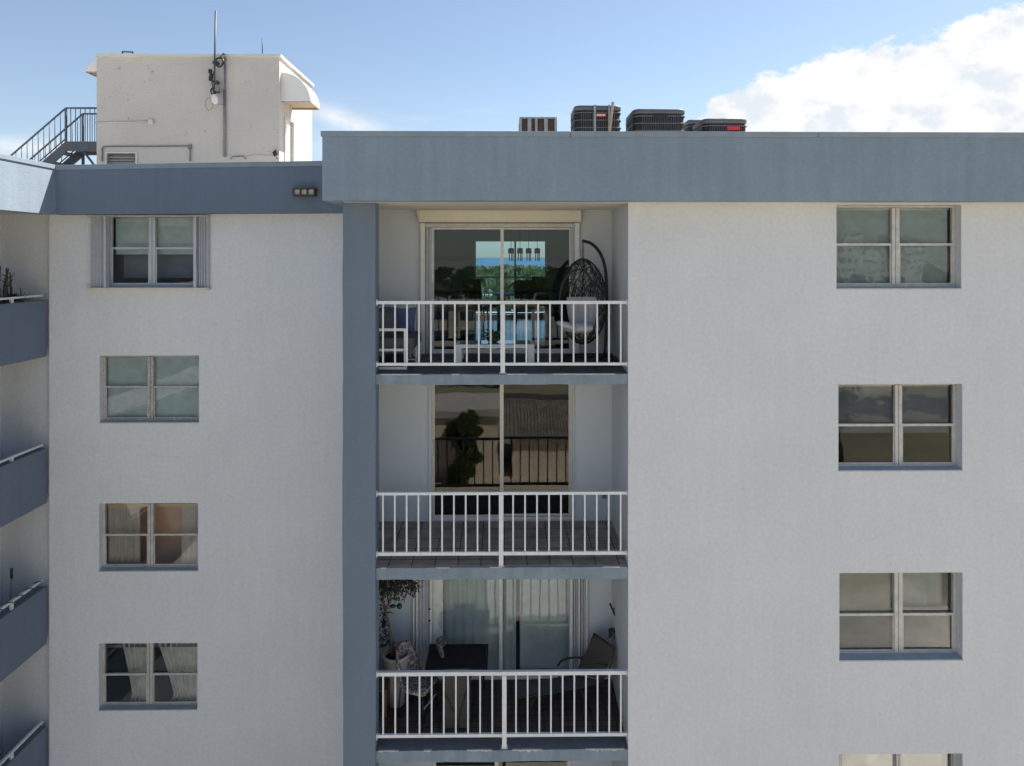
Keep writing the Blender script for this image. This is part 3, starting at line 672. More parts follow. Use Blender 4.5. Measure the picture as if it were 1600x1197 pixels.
# ------------------------------------------------------------------ sliding doors
def sliding(i, cols, top, bot, gm, fm, y=YB+.03, name='sliding_door', gm2=None):
    """cols = photo columns: frame left, glass left, mullion l/r, glass right, frame right"""
    a, g0, m0, m1, g1, b = [PX(c, y) for c in cols]; z1, z0 = PZ(top, y), PZ(bot, y)
    x0, x1, zz0, zz1 = DO[i]
    m = MB(); m.box(x0+.002, a+.02, y, y+.10, zz0+.002, zz1-.002); m.box(b-.02, x1-.002, y, y+.10, zz0+.002, zz1-.002)
    m.box(a+.02, b-.02, y, y+.10, z1+.03, zz1-.002); m.box(a+.02, b-.02, y-.01, y+.11, zz0+.002, zz0+.045)
    d = m.build(name, fm, B, bevel=.003)
    for k, (l, r, gl0, gl1, yy) in enumerate(((a+.022, m1-.002, g0, m0, y+.012), (m0+.004, b-.022, m1, g1, y+.055))):
        m = MB(); m.box(l, gl0, yy, yy+.035, zz0+.046, z1+.028); m.box(gl1, r, yy, yy+.035, zz0+.046, z1+.028)
        m.box(gl0, gl1, yy, yy+.035, z1, z1+.028); m.box(gl0, gl1, yy, yy+.035, zz0+.046, z0)
        p = m.build('door_panel', fm, d, bevel=.002)
        m = MB(); m.box(gl0+.001, gl1-.001, yy+.014, yy+.020, z0+.001, z1-.001); m.build('door_glass', (gm if k == 0 else (gm2 or gm)), d)
    hx = PX(cols[1]-2.5, y); m = MB(); hz = (z0+z1)/2-.02
    m.box(hx-.012, hx+.012, y-.03, y+.012, hz-.09, hz+.09); m.box(hx-.018, hx+.018, y-.012, y+.012, hz-.13, hz+.13); m.build('handle', M['alu'], d, bevel=.003)
    return d
M['frame_white'] = M['white_metal']
sliding(0, (675, 678, 782, 787, 890, 894), 358.5, 546, M['glass_clear'], M['white_metal'])
sliding(1, (675, 679, 781, 787, 889, 893), 590, 805, M['glass_dark'], M['cream_metal'])
sliding(2, (668, 692, 780, 785.5, 889.5, 893), 880, 1056, M['glass'], M['white_metal'])
sliding(3, (678, 681, 773, 779, 886, 889), 1188, 1290, M['glass_dark'], M['white_metal'])
# roller shutter of the top balcony: housing, side guides, rolled edge
y = YB-.17
m = MB(); m.prism([(YB-.001, PZ(347, y)), (y+.03, PZ(347, y)), (y, PZ(343, y)), (y, PZ(329, y)), (y+.04, PZ(325.5, y)), (YB-.001, PZ(325.5, y))], PX(654, y), PX(908, y), 'x')
m.box(PX(651, y), PX(654.5, y), y+.02, YB-.001, PZ(336, y), PZ(325.5, y)); rs = m.build('roller_shutter_housing', M['cream_metal'], B, bevel=.004)
m = MB(); yy = YB-.07
m.box(PX(657, yy), PX(664, yy), yy, YB-.001, PZ(553, yy), PZ(348.5, yy)); m.build('shutter_guide', M['white_metal'], rs, bevel=.003); m = MB(); m.box(PX(898, yy), PX(905.5, yy), yy, YB-.001, PZ(553, yy), PZ(348.5, yy)); m.build('shutter_guide', M['white_metal'], rs, bevel=.003)
m = MB(); m.box(PX(664.5, yy), PX(897.5, yy), yy+.01, yy+.05, PZ(355, yy), PZ(349, yy)); m.build('shutter_curtain', M['alu'], rs, bevel=.003)
zz0, zz1 = DO[0][2], PZ(357, YB)
accordion(PX(665, YB), PX(674, YB), zz0+.01, zz1, YB-.004, 2, M['shutter'], B, d=.035)
accordion(PX(892.5, YB), PX(897.5, YB), zz0+.01, zz1, YB-.004, 1, M['shutter'], B, d=.03)
# shutter stacks of the third balcony
z0, z1 = DO[2][2]+.01, PZ(893, YB)
for a, b in ((645, 648), (650, 653.5), (671.5, 675), (891, 894.5), (903.5, 906), (915.5, 918)):
    m = MB(); m.box(PX(a, YB-.06), PX(b, YB-.06), YB-.07, YB-.001, z0, z1)
    m.build('shutter_post', M['white_metal'], B, bevel=.003)
accordion(PX(895, YB), PX(902.5, YB), z0, z1, YB-.004, 2, M['shutter'], B, d=.05); accordion(PX(906.5, YB), PX(915, YB), z0, z1, YB-.004, 2, M['shutter'], B, d=.05)
accordion(PX(654, YB), PX(670, YB), z0, z1, YB-.004, 3, M['shutter'], B, d=.03)
for py in (951, 969): m = MB(); m.ellipsoid((PX(671, YB-.07), YB-.085, PZ(py, YB-.08)), .018, .012, .018, 10, 6); m.build('shutter_lock', M['black_metal'], B)
# jamb strips of the second balcony door, and an outlet
m = MB(); m.box(PX(670.5, YB), PX(673.5, YB), YB-.03, YB-.001, DO[1][2], DO[1][3]); m.build('door_casing', M['recess'], B); m = MB(); m.box(PX(895, YB), PX(897, YB), YB-.03, YB-.001, DO[1][2], DO[1][3]); m.build('door_casing', M['recess'], B)
m = MB(); yo = PX(944, YB-.01); zo = PZ(774, YB); m.box(yo-.035, yo+.035, YB-.02, YB-.001, zo-.055, zo+.055); m.build('outlet', M['pvc'], B, bevel=.004)

# ------------------------------------------------------------------ blinds and curtains behind the glass
def blind(x0, x1, z0, z1, y, mt, label, name='roller_blind'):
    t = thing(name, ((x0+x1)/2, y, z0), label, 'blind')
    m = MB(); n = 24
    rows = []
    for k in range(n+1):
        z = z0+(z1-z0)*k/n; off = .004*math.sin(k*1.1)*(1-k/n)
        rows += [(x0, y+off, z), (x1, y+off, z)]
    m.add(rows, [[2*k, 2*k+1, 2*k+3, 2*k+2] for k in range(n)], True); m.build('blind_cloth', mt, t)
    m = MB(); m.tube([(x0-.01, y, z1+.02), (x1+.01, y, z1+.02)], .022, 10); m.build('roller', M['white_plastic'], t)
    m = MB(); m.box(x0, x1, y-.008, y+.008, z0-.022, z0-.001); m.build('hem_bar', mt, t)
    return t
def curtain(x0, x1, z0, z1, y, mt, label, pleats=7, amp=.03, tie=None, name='curtain', cat='curtain', seed=0):
    """hanging cloth with folds; tie=(height fraction, x target) gathers it"""
    r = random.Random(seed); t = thing(name, ((x0+x1)/2, y, z0), label, cat)
    nx, nz = pleats*8, 26; vs = []; fs = []; ph = [r.uniform(0, 6.28) for _ in range(3)]
    for j in range(nz+1):
        v = j/nz; z = z0+(z1-z0)*v
        for i in range(nx+1):
            u = i/nx; x = x0+(x1-x0)*u
            if tie:
                h, tx, wdt = tie
                g = wdt+(1-wdt)*((v-h)/(1-h))**1.15 if v > h else wdt+(1-wdt)*.2*((h-v)/max(h, .01))
                x = tx+(x-tx)*g
            yy = y+amp*math.sin(u*pleats*2*math.pi+ph[0]+.5*math.sin(v*3+ph[1]))*(.6+.4*math.sin(u*5+ph[2]))
            vs.append((x, yy, z))
    for j in range(nz):
        for i in range(nx): a = j*(nx+1)+i; fs.append([a, a+1, a+nx+2, a+nx+1])
    m = MB(); m.add(vs, fs, True); m.build('drape', mt, t)
    m = MB(); m.tube([(x0-.03, y, z1+.012), (x1+.03, y, z1+.012)], .010, 8); m.build('curtain_rod', M['white_plastic'], t)
    return t
def W(opn, f0, f1): return opn[0]+(opn[1]-opn[0])*f0, opn[0]+(opn[1]-opn[0])*f1
x0, x1 = W(RW[0], .02, .96); blind(x0, x1, RW[0][2]+.02, RW[0][3]-.07, YF+.205, M['blind_green'], 'grey-green blind fully lowered behind the top window of the right wall')
x0, x1 = W(RW[1], .02, .96); blind(x0, x1, RW[1][2]+.52, RW[1][3]-.07, YF+.205, M['blind_blue'], 'slate blue-grey blind lowered halfway behind the second window down on the right')
x0, x1 = W(RW[2], .02, .47); blind(x0, x1, RW[2][2]+.62, RW[2][3]-.07, YF+.21, M['curtain_white'], 'pale cream blind over the upper left pane of the third window down on the right')
x0, x1 = W(RW[2], .50, .96); curtain(x0, x1, RW[2][2]+.55, RW[2][3]-.05, YF+.33, M['curtain_blue'], 'pale blue-white curtain swept behind the upper right pane of the third right window', 4, .03, seed=3)
x0, x1 = W(RW[2], .0, .97); blind(x0, x1, RW[2][2]+.03, RW[2][2]+.60, YF+.25, M['blind_blue'], 'charcoal cloth behind both lower panes of the third window down on the right')
x0, x1 = W(RW[3], .12, .95); blind(x0, x1, RW[3][2]+.8, RW[3][3]-.07, YF+.34, M['curtain_pink'], 'blush blind in the lowest right window cut by the bottom of the photo')
x0, x1 = W(LW[0], .03, .97); blind(x0, x1, LW[0][2]+.62, LW[0][3]-.07, YL+.185, M['blind_pale'], 'pale blind lowered over the top half of the shuttered window')
x0, x1 = W(LW[0], .03, .97); blind(x0, x1, LW[0][2]+.18, LW[0][2]+.60, YL+.45, M['blind_blue'], 'dark grey cloth behind the lower sashes of the shuttered window')
x0, x1 = W(LW[1], .02, .98); blind(x0, x1, LW[1][2]+.02, LW[1][3]-.06, YL+.185, M['blind_pale'], 'pale sea-green blind filling the chalky framed window under the shuttered one')
x0, x1 = W(LW[2], .02, .35); curtain(x0, x1, LW[2][2]+.03, LW[2][3]-.04, YL+.23, M['curtain_pink'], 'blush curtain on the left side of the tan room window', 5, .03, seed=5)
x0, x1 = W(LW[2], .78, 1.0); curtain(x0, x1, LW[2][2]+.03, LW[2][3]-.04, YL+.23, M['curtain_pink'], 'blush curtain on the right side of the tan room window', 4, .03, seed=6)
x0, x1 = W(LW[3], .15, .50); curtain(x0, x1, LW[3][2]+.03, LW[3][3]-.04, YL+.22, M['sheer'], 'sheer curtain gathered toward the middle in the lower left window, left of the mullion', 6, .03, (.12, x0+(x1-x0)*.75, .55), seed=8)
x0, x1 = W(LW[3], .52, 1.0); curtain(x0, x1, LW[3][2]+.03, LW[3][3]-.04, YL+.22, M['sheer'], 'sheer curtain tied back to the right in the lower left window', 8, .03, (.10, x1-.12, .55), seed=9)
z0, z1 = FL[2][0]+.03, FL[1][1]-FL[1][2]-.08
curtain(PX(694, 11.9), PX(781, 11.9), z0, z1, 11.73, M['curtain_blue'], 'cool white curtain drawn behind the left glass of the third balcony door', 6, .02, seed=11)
curtain(PX(786, 11.9), PX(806, 11.9), z0, z1, 11.72, M['curtain_blue'], 'narrow bunched curtain beside the centre stile of the third balcony door', 4, .03, seed=12)
curtain(PX(812, 11.9), PX(893, 11.9), z0, z1, 11.76, M['curtain_blue'], 'smooth cool white curtain behind the right glass of the third balcony door', 2, .012, seed=13)

# ------------------------------------------------------------------ wall light on the left parapet
y = YQ-.05
t = thing('bulkhead_light', (PX(476.5, y), YQ-.001, PZ(307, y, 476)), 'small bronze caged light on the left parapet beside the taller parapet', 'wall light')
x0, x1, z0, z1 = PX(459, y), PX(494, y), PZ(306.5, y, 476), PZ(294.5, y, 476)
m = MB(); m.box(x0, x1, YQ-.02, YQ-.001, z0, z1); m.build('back_plate', M['bronze'], t)
m = MB(); m.box(x0, x1, YQ-.13, YQ-.021, z1-.02, z1); m.box(x0, x1, YQ-.13, YQ-.021, z0, z0+.02)
for k in range(4): xx = x0+(x1-x0-.03)*k/3; m.box(xx, xx+.03, YQ-.13, YQ-.115, z0+.021, z1-.021)
m.build('cage', M['bronze'], t, bevel=.004)
m = MB(); m.box(x0+.02, x1-.02, YQ-.09, YQ-.022, z0+.022, z1-.022); m.build('lens', M['lens'], t)

# ------------------------------------------------------------------ rooftop stair house
YH, YH2 = 16.0, 18.72
hx0, hx1 = PX(151, YH), PX(436.5, YH); hz1 = PZ(87, YH, 300); RZ = 0.9
H = thing('rooftop_stair_house', ((hx0+hx1)/2, (YH+YH2)/2, RZ), 'square white stucco stair house standing on the flat roof', 'rooftop hut')
m = MB(); wall_y(m, hx0, hx1, RZ, hz1-.03, [(PX(166, YH), PX(214, YH), RZ, PZ(239, YH, 190))], YH, YH+.2)
m.box(hx0+.001, hx0+.2, YH+.201, YH2-.2, RZ, hz1-.03)
dz = RZ+2.05
ya, yb = YH+.40, YH+1.05
m.box(hx1-.2, hx1-.001, YH+.201, ya, RZ, hz1-.03); m.box(hx1-.2, hx1-.001, yb, YH2-.2, RZ, hz1-.03); m.box(hx1-.2, hx1-.001, ya, yb, dz+.3, hz1-.03)
m.box(hx0, hx1, YH2-.199, YH2, RZ, hz1-.03); m.build('wall', M['white_stucco'], H)
m = MB(); m.box(hx0-.02, hx1+.03, YH-.03, YH2+.03, hz1-.029, hz1+.02); m.build('roof', M['white_plastic'], H, bevel=.005)
m = MB(); m.box(hx0-.03, hx1+.04, YH-.045, YH-.031, hz1-.03, hz1+.03); m.box(hx1+.031, hx1+.045, YH-.03, YH2+.03, hz1-.03, hz1+.03); m.build('roof_edge', M['soffit'], H)
m = MB(); m.box(hx1-.12, hx1-.06, ya+.001, yb-.001, RZ, dz+.298); d = m.build('door', M['white_plastic'], H)
m = MB(); m.box(hx1-.002, hx1+.02, ya-.05, ya-.001, RZ, dz+.3); m.box(hx1-.0, hx1+.02, yb+.001, yb+.05, RZ, dz+.3); m.build('door_frame', M['pvc_light'], d)
m = MB(); zt = PZ(240, YH, 190); m.box(PX(165, YH), PX(167.5, YH), YH-.03, YH-.001, RZ, zt); m.box(PX(212.5, YH), PX(215, YH), YH-.03, YH-.001, RZ, zt); m.box(PX(165, YH), PX(215, YH), YH-.03, YH-.001, zt+.001, zt+.04)
v = m.build('louvre_frame', M['pvc_light'], H)
m = MB()
for k in range(26):
    z = RZ+.02+k*.06
    if z < zt-.05: m.obox(((PX(168, YH)+PX(212, YH))/2, YH+.06, z+.03), ((PX(212, YH)-PX(168, YH))/2, 0, 0), (0, .03, .02), (0, -.003, .005))
m.build('louvre', M['louvre'], v)
m = MB(); m.box(PX(167, YH), PX(213, YH), YH+.11, YH+.13, RZ, zt); m.build('louvre_back', M['pvc'], v)
# barrel awnings over the side doors
def awning(xw, sgn, y0, y1, zt, rr):
    n = 10; prof = [(xw, zt)]
    for k in range(n+1): a = R(90-90*k/n); prof.append((xw+sgn*rr*1.0*math.cos(a)*1.0, zt-rr+rr*math.sin(a)))
    prof[0] = (xw, zt-.0)
    outer = prof[1:]; m = MB(); th = .015
    for k in range(n):
        (xa, za), (xb, zb) = outer[k], outer[k+1]
        a = [(xa, y0, za), (xb, y0, zb), (xb, y1, zb), (xa, y1, za)]
        ia = [(xw+(p[0]-xw)*(1-th/rr), p[1], zt-rr+(p[2]-zt+rr)*(1-th/rr)) for p in a]
        m.add(a+ia, [(0, 1, 2, 3), (7, 6, 5, 4), (0, 4, 5, 1), (3, 2, 6, 7)], True)
    o = m.build('awning', M['white_plastic'], H)
    for yy in (y0, y1-.012):
        m = MB(); m.prism([(xw, zt-rr)]+[(p[0], p[1]) for p in outer[::-1 if sgn > 0 else -1]][::1], yy+.001, yy+.012, 'y'); m.build('side_panel', M['white_plastic'], o)
    m = MB(); m.beam((xw, y0+.02, zt-rr-.012), (xw+sgn*rr, y0+.02, zt-rr-.012), .03, .02); m.beam((xw, y1-.02, zt-rr-.012), (xw+sgn*rr, y1-.02, zt-rr-.012), .03, .02)
    m.beam((xw+sgn*rr, y0+.02, zt-rr-.012), (xw+sgn*rr, y1-.02, zt-rr-.012), .03, .02); m.box(xw, xw+sgn*(rr-.03), y0+.05, y1-.05, zt-rr+.02, zt-rr+.03); m.build('awning_frame', M['wood'], o)
awning(hx1+.001, 1, YH+.12, YH+.98, PZ(113, YH+.12, 440), .66)
awning(hx0-.001, -1, YH+.04, YH+.9, PZ(93, YH, 150), .26)
# conduits on the front wall
def pipe(pts, r, name, mt, parent=H, n=8): m = MB(); m.tube(pts, r, n); return m.build(name, mt, parent)
yy = YH-.035
def q(px, py, y=yy): return (PX(px, y), y, PZ(py, y, px))
pipe([q(351, 84), q(351.5, 140), q(351, 245)], .022, 'conduit', M['pvc'])
pipe([q(351, 140), q(351, 245)], .030, 'conduit', M['pvc'])
pipe([q(159.5, 252), q(159.5, 231), q(162, 229), q(296, 228.5), q(297, 231), q(297, 252)], .016, 'conduit', M['pvc'])
pipe([q(149, 192), q(236, 190)], .013, 'conduit', M['pvc_light'])
pipe([q(337, 165), q(350, 165)], .011, 'conduit', M['pvc_light'])
pipe([q(360, 249), q(363, 245), q(380, 244), q(384, 249)], .012, 'conduit', M['pvc'])
pipe([q(386, 245), q(400, 243), q(436, 245)], .008, 'cable', M['pvc_light'])
m = MB(); m.box(*sorted((PX(232, yy), PX(239, yy))), YH-.06, YH-.001, PZ(194, yy, 236), PZ(187, yy, 236)); m.build('junction_box', M['pvc_light'], H, bevel=.004)
m = MB(); m.box(*sorted((PX(294, yy), PX(299, yy))), YH-.06, YH-.001, PZ(233, yy, 296), PZ(226, yy, 296)); m.build('junction_box', M['pvc'], H, bevel=.004)
t = thing('floodlight', q(431, 243), 'tiny black floodlight low on the stair house corner', 'floodlight')
m = MB(); p = Vector(q(431, 240)); m.obox(p+Vector((0, -.05, 0)), (.035, 0, .03), (0, .03, 0), (-.02, 0, .05)); m.build('lamp_head', M['black_metal'], t, bevel=.004)
pipe([q(431, 243, YH-.03), q(433, 248, YH-.03)], .01, 'bracket', M['black_metal'], t)
# roof handle bracket
t = thing('roof_hatch_rail', (PX(199, YH+.4), YH+.4, hz1+.02), 'small dark hatch rail on top of the stair house', 'hatch rail')
m = MB(); ym = YH+.4
def q2(px, py): return (PX(px, ym), ym, PZ(py, ym, px))
m.beam(q2(191, 81), q2(208, 81.5), .03, .03); m.beam(q2(191.5, 81), (q2(191.5, 81)[0], ym, hz1+.02), .03, .03); m.beam(q2(207.5, 81.5), (q2(207.5, 81.5)[0], ym, hz1+.02), .03, .03); m.build('rail', M['dark_metal'], t)
# antenna mast with gear
ym = YH-.12
t = thing('antenna_mast', (PX(336, ym), ym, PZ(178, ym, 336)), 'tall grey antenna mast with cable loops clamped to the stair house wall', 'antenna')
def qm(px, py, y=ym): return (PX(px, y), y, PZ(py, y, px))
pipe([qm(337, 17), qm(335.5, 100), qm(334.5, 150)], .021, 'mast', M['dark_metal'], t)
m = MB()
for py in (98, 128, 142): z = PZ(py, ym, 335); m.box(PX(332.5, ym), PX(340, ym), ym-.03, YH-.001, z-.03, z+.03)
m.build('bracket', M['dark_metal'], t, bevel=.004)
def loop(cx, cy, rx, rz, r, mt, turns=2, sd=1, y=ym-.04):
    rr = random.Random(sd); pts = []; c = Vector(qm(cx, cy, y))
    for k in range(turns*18): a = k/18*2*math.pi; s = 1+.10*math.sin(k*.31+sd); pts.append(c+Vector((rx*s*math.cos(a), .01*math.sin(k*.7), rz*s*math.sin(a))))
    m = MB(); m.tube(pts, r, 6); return m.build('cable_loop', mt, t)
loop(343, 98, .085, .10, .016, M['black_metal'], 3, 1); loop(333, 143, .055, .07, .016, M['black_metal'], 3, 2); loop(327, 162, .085, .14, .009, M['wood'], 2, 4)
m = MB(); m.tube([qm(343, 92), qm(346, 87), qm(350, 83), qm(352, 86)], .014, 6); m.tube([qm(336, 108), qm(332, 118), qm(331, 130), qm(333, 138)], .012, 6); m.tube([qm(333, 138), qm(336, 148), qm(335, 156)], .012, 6); m.build('cable', M['black_metal'], t)
m = MB()
for a in ((329.5, 112), (331, 119), (330, 124)): p = qm(*a); m.box(p[0]-.035, p[0]+.035, ym-.06, ym-.0, p[2]-.045, p[2]+.045)
m.build('amplifier', M['black_metal'], t, bevel=.006)
m = MB(); p = qm(340, 138); m.box(p[0]-.04, p[0]+.05, ym-.06, ym-.0, p[2]-.07, p[2]+.07); m.build('power_box', M['pvc'], t, bevel=.006)
m = MB(); c = Vector(qm(335.5, 155, ym-.06)); m.ellipsoid(c, .075, .03, .12, 18, 10, Matrix.Rotation(R(-12), 3, 'Y')); m.build('dish', M['white_plastic'], t)
ym2 = YH+.5
t = thing('whip_antenna', (PX(410, ym2), ym2, hz1+.02), 'short thin whip antenna near the right end of the stair house roof', 'antenna')
pipe([(PX(410, ym2), ym2, hz1+.02), (PX(410, ym2), ym2, PZ(60, ym2, 410))], .012, 'rod', M['dark_metal'], t)
m = MB(); m.lathe([(.04, 0), (.04, .03), (.028, .06), (.026, .14)], (PX(410, ym2), ym2, hz1+.02), 12); m.build('base', M['pvc_light'], t)

# metal stair to the left of the stair house
ya, yb = 16.3, 17.0
plz = PZ(221, ya, 120); pxl = PX(102, ya); hz = PZ(168.5, ya, 110)-plz
T = thing('metal_stair', (pxl-1.0, (ya+yb)/2, RZ), 'dark grey metal stair with landing and railings beside the stair house', 'staircase')
slope = PZ(169, ya, 102)-PZ(240, ya, 20); run = pxl-PX(20, ya); sl = slope/run
x_end = hx0-.01; rn = 1.9
m = MB(); m.box(pxl, x_end, ya, ya+.05, plz-.22, plz); m.box(pxl, x_end, yb-.05, yb, plz-.22, plz); m.box(pxl, x_end, ya+.051, yb-.051, plz-.04, plz-.002); m.build('landing', M['stair_metal'], T)
for yy in (ya, yb-.05):
    m = MB(); m.prism([(pxl, plz), (pxl-rn, plz-rn*sl), (pxl-rn, plz-rn*sl-.25), (pxl, plz-.25)], yy, yy+.05, 'y'); m.build('stringer', M['stair_metal'], T)
for k in range(7):
    xx = pxl-.02-k*.26; zz = plz-.2*(k+1)*sl*1.3
    m = MB(); m.box(xx-.27, xx, ya+.051, yb-.051, zz-.03, zz); m.build('tread', M['stair_metal'], T)
for yy, nm in ((ya+.025, 0), (yb-.025, 1)):
    m = MB(); m.tube([(pxl-rn, yy, plz-rn*sl+hz), (pxl, yy, plz+hz), (x_end, yy, plz+hz)], .022, 8); m.tube([(pxl-rn, yy, plz-rn*sl+.07), (pxl, yy, plz+.07)], .014, 6)
    for xx in (pxl, x_end-.03): m.box(xx-.02, xx+.02, yy-.02, yy+.02, plz-.2, plz+hz)
    n = 15
    for k in range(1, n): xx = pxl-rn*k/n; m.tube([(xx, yy, plz-(pxl-xx)*sl+.06), (xx, yy, plz-(pxl-xx)*sl+hz)], .009, 5)
    for k in range(1, 8): xx = pxl+(x_end-pxl)*k/8; m.tube([(xx, yy, plz), (xx, yy, plz+hz)], .009, 5)
    m.build('railing', M['stair_metal'], T)
m = MB(); m.beam((pxl+.35, ya+.1, plz-.2), (x_end-.0, ya+.1, plz-.9), .04, .04); m.beam((pxl+.05, yb-.1, plz-.22), (pxl+.05, yb-.1, RZ), .05, .05); m.build('brace', M['stair_metal'], T)

# ------------------------------------------------------------------ air-conditioning condensers
def condenser(cx0, cx1, toprow, y0, label, ht=.95, style='round', d=None, extra=None):
    x0, x1 = PX(cx0, y0), PX(cx1, y0); z1 = PZ(toprow, y0, (cx0+cx1)/2); z0 = z1-ht; w = x1-x0; d = d or w
    y1 = y0+d; base = .98
    t = thing('condenser_unit', ((x0+x1)/2, (y0+y1)/2, base), label, 'air conditioner', 'condensers on the flat roof')
    if style == 'round':
        r = .14*w
        m = MB(); m.rbox(x0+.02, x1-.02, y0+.02, y1-.02, z0+.02, z1-.08, r); m.build('coil', M['ac_in'], t)
        m = MB(); m.rbox(x0, x1, y0, y1, z1-.10, z1, r+.02); m.build('top_cover', M['ac'], t); m = MB(); m.rbox(x0, x1, y0, y1, z0, z0+.07, r+.02); m.build('base_pan', M['ac'], t)
        m = MB(); n = int(ht/.13)
        for k in range(1, n):
            z = z0+ht*k/n
            m.rbox(x0-.004, x1+.004, y0-.004, y1+.004, z-.012, z+.010, r+.02)
        for k in range(1, int(w/.035)):
            xx = x0+k*.035
            if x0+r < xx < x1-r: m.box(xx-.004, xx+.004, y0+.004, y0+.012, z0+.06, z1-.09)
        for k in range(1, int(d/.035)):
            q_ = y0+k*.035
            if y0+r < q_ < y1-r: m.box(x0+.004, x0+.012, q_-.004, q_+.004, z0+.06, z1-.09)
        m.build('guard', M['ac'], t)
        m = MB(); m.lathe([(w*.38, z1+.001), (w*.38, z1+.02), (w*.1, z1+.035)], ((x0+x1)/2, (y0+y1)/2, 0), 20); m.build('fan_grille', M['black_metal'], t)
    else:
        m = MB(); m.box(x0+.03, x1-.03, y0+.03, y1-.03, z0, z1-.02); m.build('coil', M['ac_brown'], t)
        m = MB(); m.box(x0, x1, y0, y1, z1-.019, z1+.01)
        for f in (0, .22, .42, .66, .94): xx = x0+w*f; m.box(xx, xx+.06*(1.2 if f in (.22, .66) else .8), y0, y0+.03, z0, z1-.02)
        m.box(x0, x0+.04, y1-.04, y1, z0, z1-.02); m.box(x1-.04, x1, y1-.04, y1, z0, z1-.02); m.build('casing', M['ac_post'], t, bevel=.004)
    m = MB(); 
    for xx in (x0+.08, x1-.12):
        for yy in (y0+.08, y1-.12): m.box(xx, xx+.04, yy, yy+.04, base, z0)
    m.box(x0, x1, y0+.08, y0+.12, z0-.05, z0-.001); m.box(x0, x1, y1-.12, y1-.08, z0-.05, z0-.001); m.build('stand', M['ac_post'], t)
    if extra: extra(t, x0, x1, y0, z0, z1)
    return t
def badge(px0, px1, py0, py1, y, mt='red', white=False, d=.01):
    def f(t, x0, x1, y0, z0, z1):
        m = MB(); m.box(PX(px0, y0), PX(px1, y0), y0-d-.006, y0-.005, PZ(py1, y0, (px0+px1)/2), PZ(py0, y0, (px0+px1)/2)); b = m.build('badge', M[mt], t, bevel=.003)
        if white:
            m = MB(); z = (PZ(py1, y0, px0)+PZ(py0, y0, px0))/2; a, c = PX(px0, y0)+.03, PX(px1, y0)-.03
            for k in range(7): xx = a+(c-a)*k/6.; m.box(xx-.009, xx+.009, y0-d-.009, y0-d-.0065, z-.016, z+.016)
            m.build('badge_lettering', M['pvc_light'], b)
    return f
yb_ = 13.5
def unitB(t, x0, x1, y0, z0, z1):
    badge(931, 947, 177.5, 182.5, y0, white=True)(t, x0, x1, y0, z0, z1)
    m = MB(); m.box(PX(927.5, y0), PX(931, y0), y0-.02, y0-.006, z0-.05, z1+.0); m.build('strap', M['ac_post'], t); m = MB(); m.box(PX(950, y0), PX(953, y0), y0-.02, y0-.006, z0-.05, z1+.0); m.build('strap', M['ac_post'], t)
condenser(811.5, 870, 183.5, yb_, 'small boxy condenser with brown louvres and grey corner posts, leftmost on the roof', .8, 'box')
condenser(897.5, 972, 164, yb_, 'tall dark condenser with two pale vertical straps and a small red badge', 1.0, extra=unitB)
condenser(990, 1073, 169.5, yb_, 'wide dark condenser with a black oblong hand slot, middle of the roof row', .98, extra=badge(1021, 1043, 179, 185, yb_, 'black_metal'))
condenser(1075, 1112, 186.5, 16.0, 'dark condenser mostly hidden behind the one with a bright red plate', .9, d=.9)
condenser(1099, 1170, 184.5, yb_, 'low dark condenser with a bright red plate, rightmost on the roof', .85, extra=badge(1136, 1156, 197.5, 203, yb_))
t = thing('wooden_batten', (PX(941, yb_), yb_-.12, .98), 'weathered wooden batten leaning against the strapped condenser', 'batten')
m = MB(); m.beam((PX(938, yb_), yb_-.22, 1.2), (PX(957, yb_), yb_-.06, PZ(160.5, yb_, 950)), .05, .03); m.build('batten', M['wood'], t, bevel=.004)
m = MB(); m.beam((PX(941, yb_), yb_-.26, 1.2), (PX(956, yb_), yb_-.10, PZ(168, yb_, 950)), .03, .02); m.build('splint', M['wood'], t)

#PART2
# ------------------------------------------------------------------ top balcony furniture
def fl0(i, y): zb, zf, th = FL[i]; return zf+(zb-zf)*(y-YF)/(YB-YF)+.011
# hanging egg chair
cx, cy = PX(911, 10.9), 10.9; zc = PZ(471, 10.9, 911); rx, ry, rz = .375, .34, .665
E = thing('hanging_egg_chair', (PX(938, 11.05), 11.05, fl0(0, 11.05)), 'dark wicker egg chair hanging from a curved stand on the top balcony', 'hanging chair')
o_dir = Vector((-.42, -.90, -.13)).normalized(); COSO = math.cos(R(56))
def shell_pt(d):
    f = 1.0 - .10*max(0, d.z)**2
    return Vector((cx+rx*f*d.x, cy+ry*f*d.y, zc+rz*d.z))
r2 = random.Random(21); mw = MB(); cnt = 0
while cnt < 190:
    ax = Vector((r2.gauss(0, 1), r2.gauss(0, 1), r2.gauss(0, .8))).normalized(); off = r2.uniform(-.55, .55)
    u = ax.orthogonal().normalized(); v = ax.cross(u); a0 = r2.uniform(0, 6.28); ln = r2.uniform(1.0, 2.6); seg = []; rr = math.sqrt(1-off*off)
    for k in range(15):
        a = a0+ln*k/14; d = (ax*off+(u*math.cos(a)+v*math.sin(a))*rr).normalized()
        if d.dot(o_dir) > COSO: break
        seg.append(shell_pt(d)*1.0)
    if len(seg) > 4: mw.tube(seg, r2.choice((.004, .0055, .0065)), 4); cnt += 1
ba = mw.build('basket', M['wicker'], E)
u = o_dir.orthogonal().normalized(); v = o_dir.cross(u); rim = []
for k in range(48):
    a = 2*math.pi*k/48; rim.append(shell_pt((o_dir*COSO+(u*math.cos(a)+v*math.sin(a))*math.sqrt(1-COSO**2)).normalized()))
m = MB(); m.tube(rim, .017, 8, closed=True); m.build('rim', M['wicker'], ba)
m = MB(); bk = []                                                 # cushion: back pad, seat pad, front roll
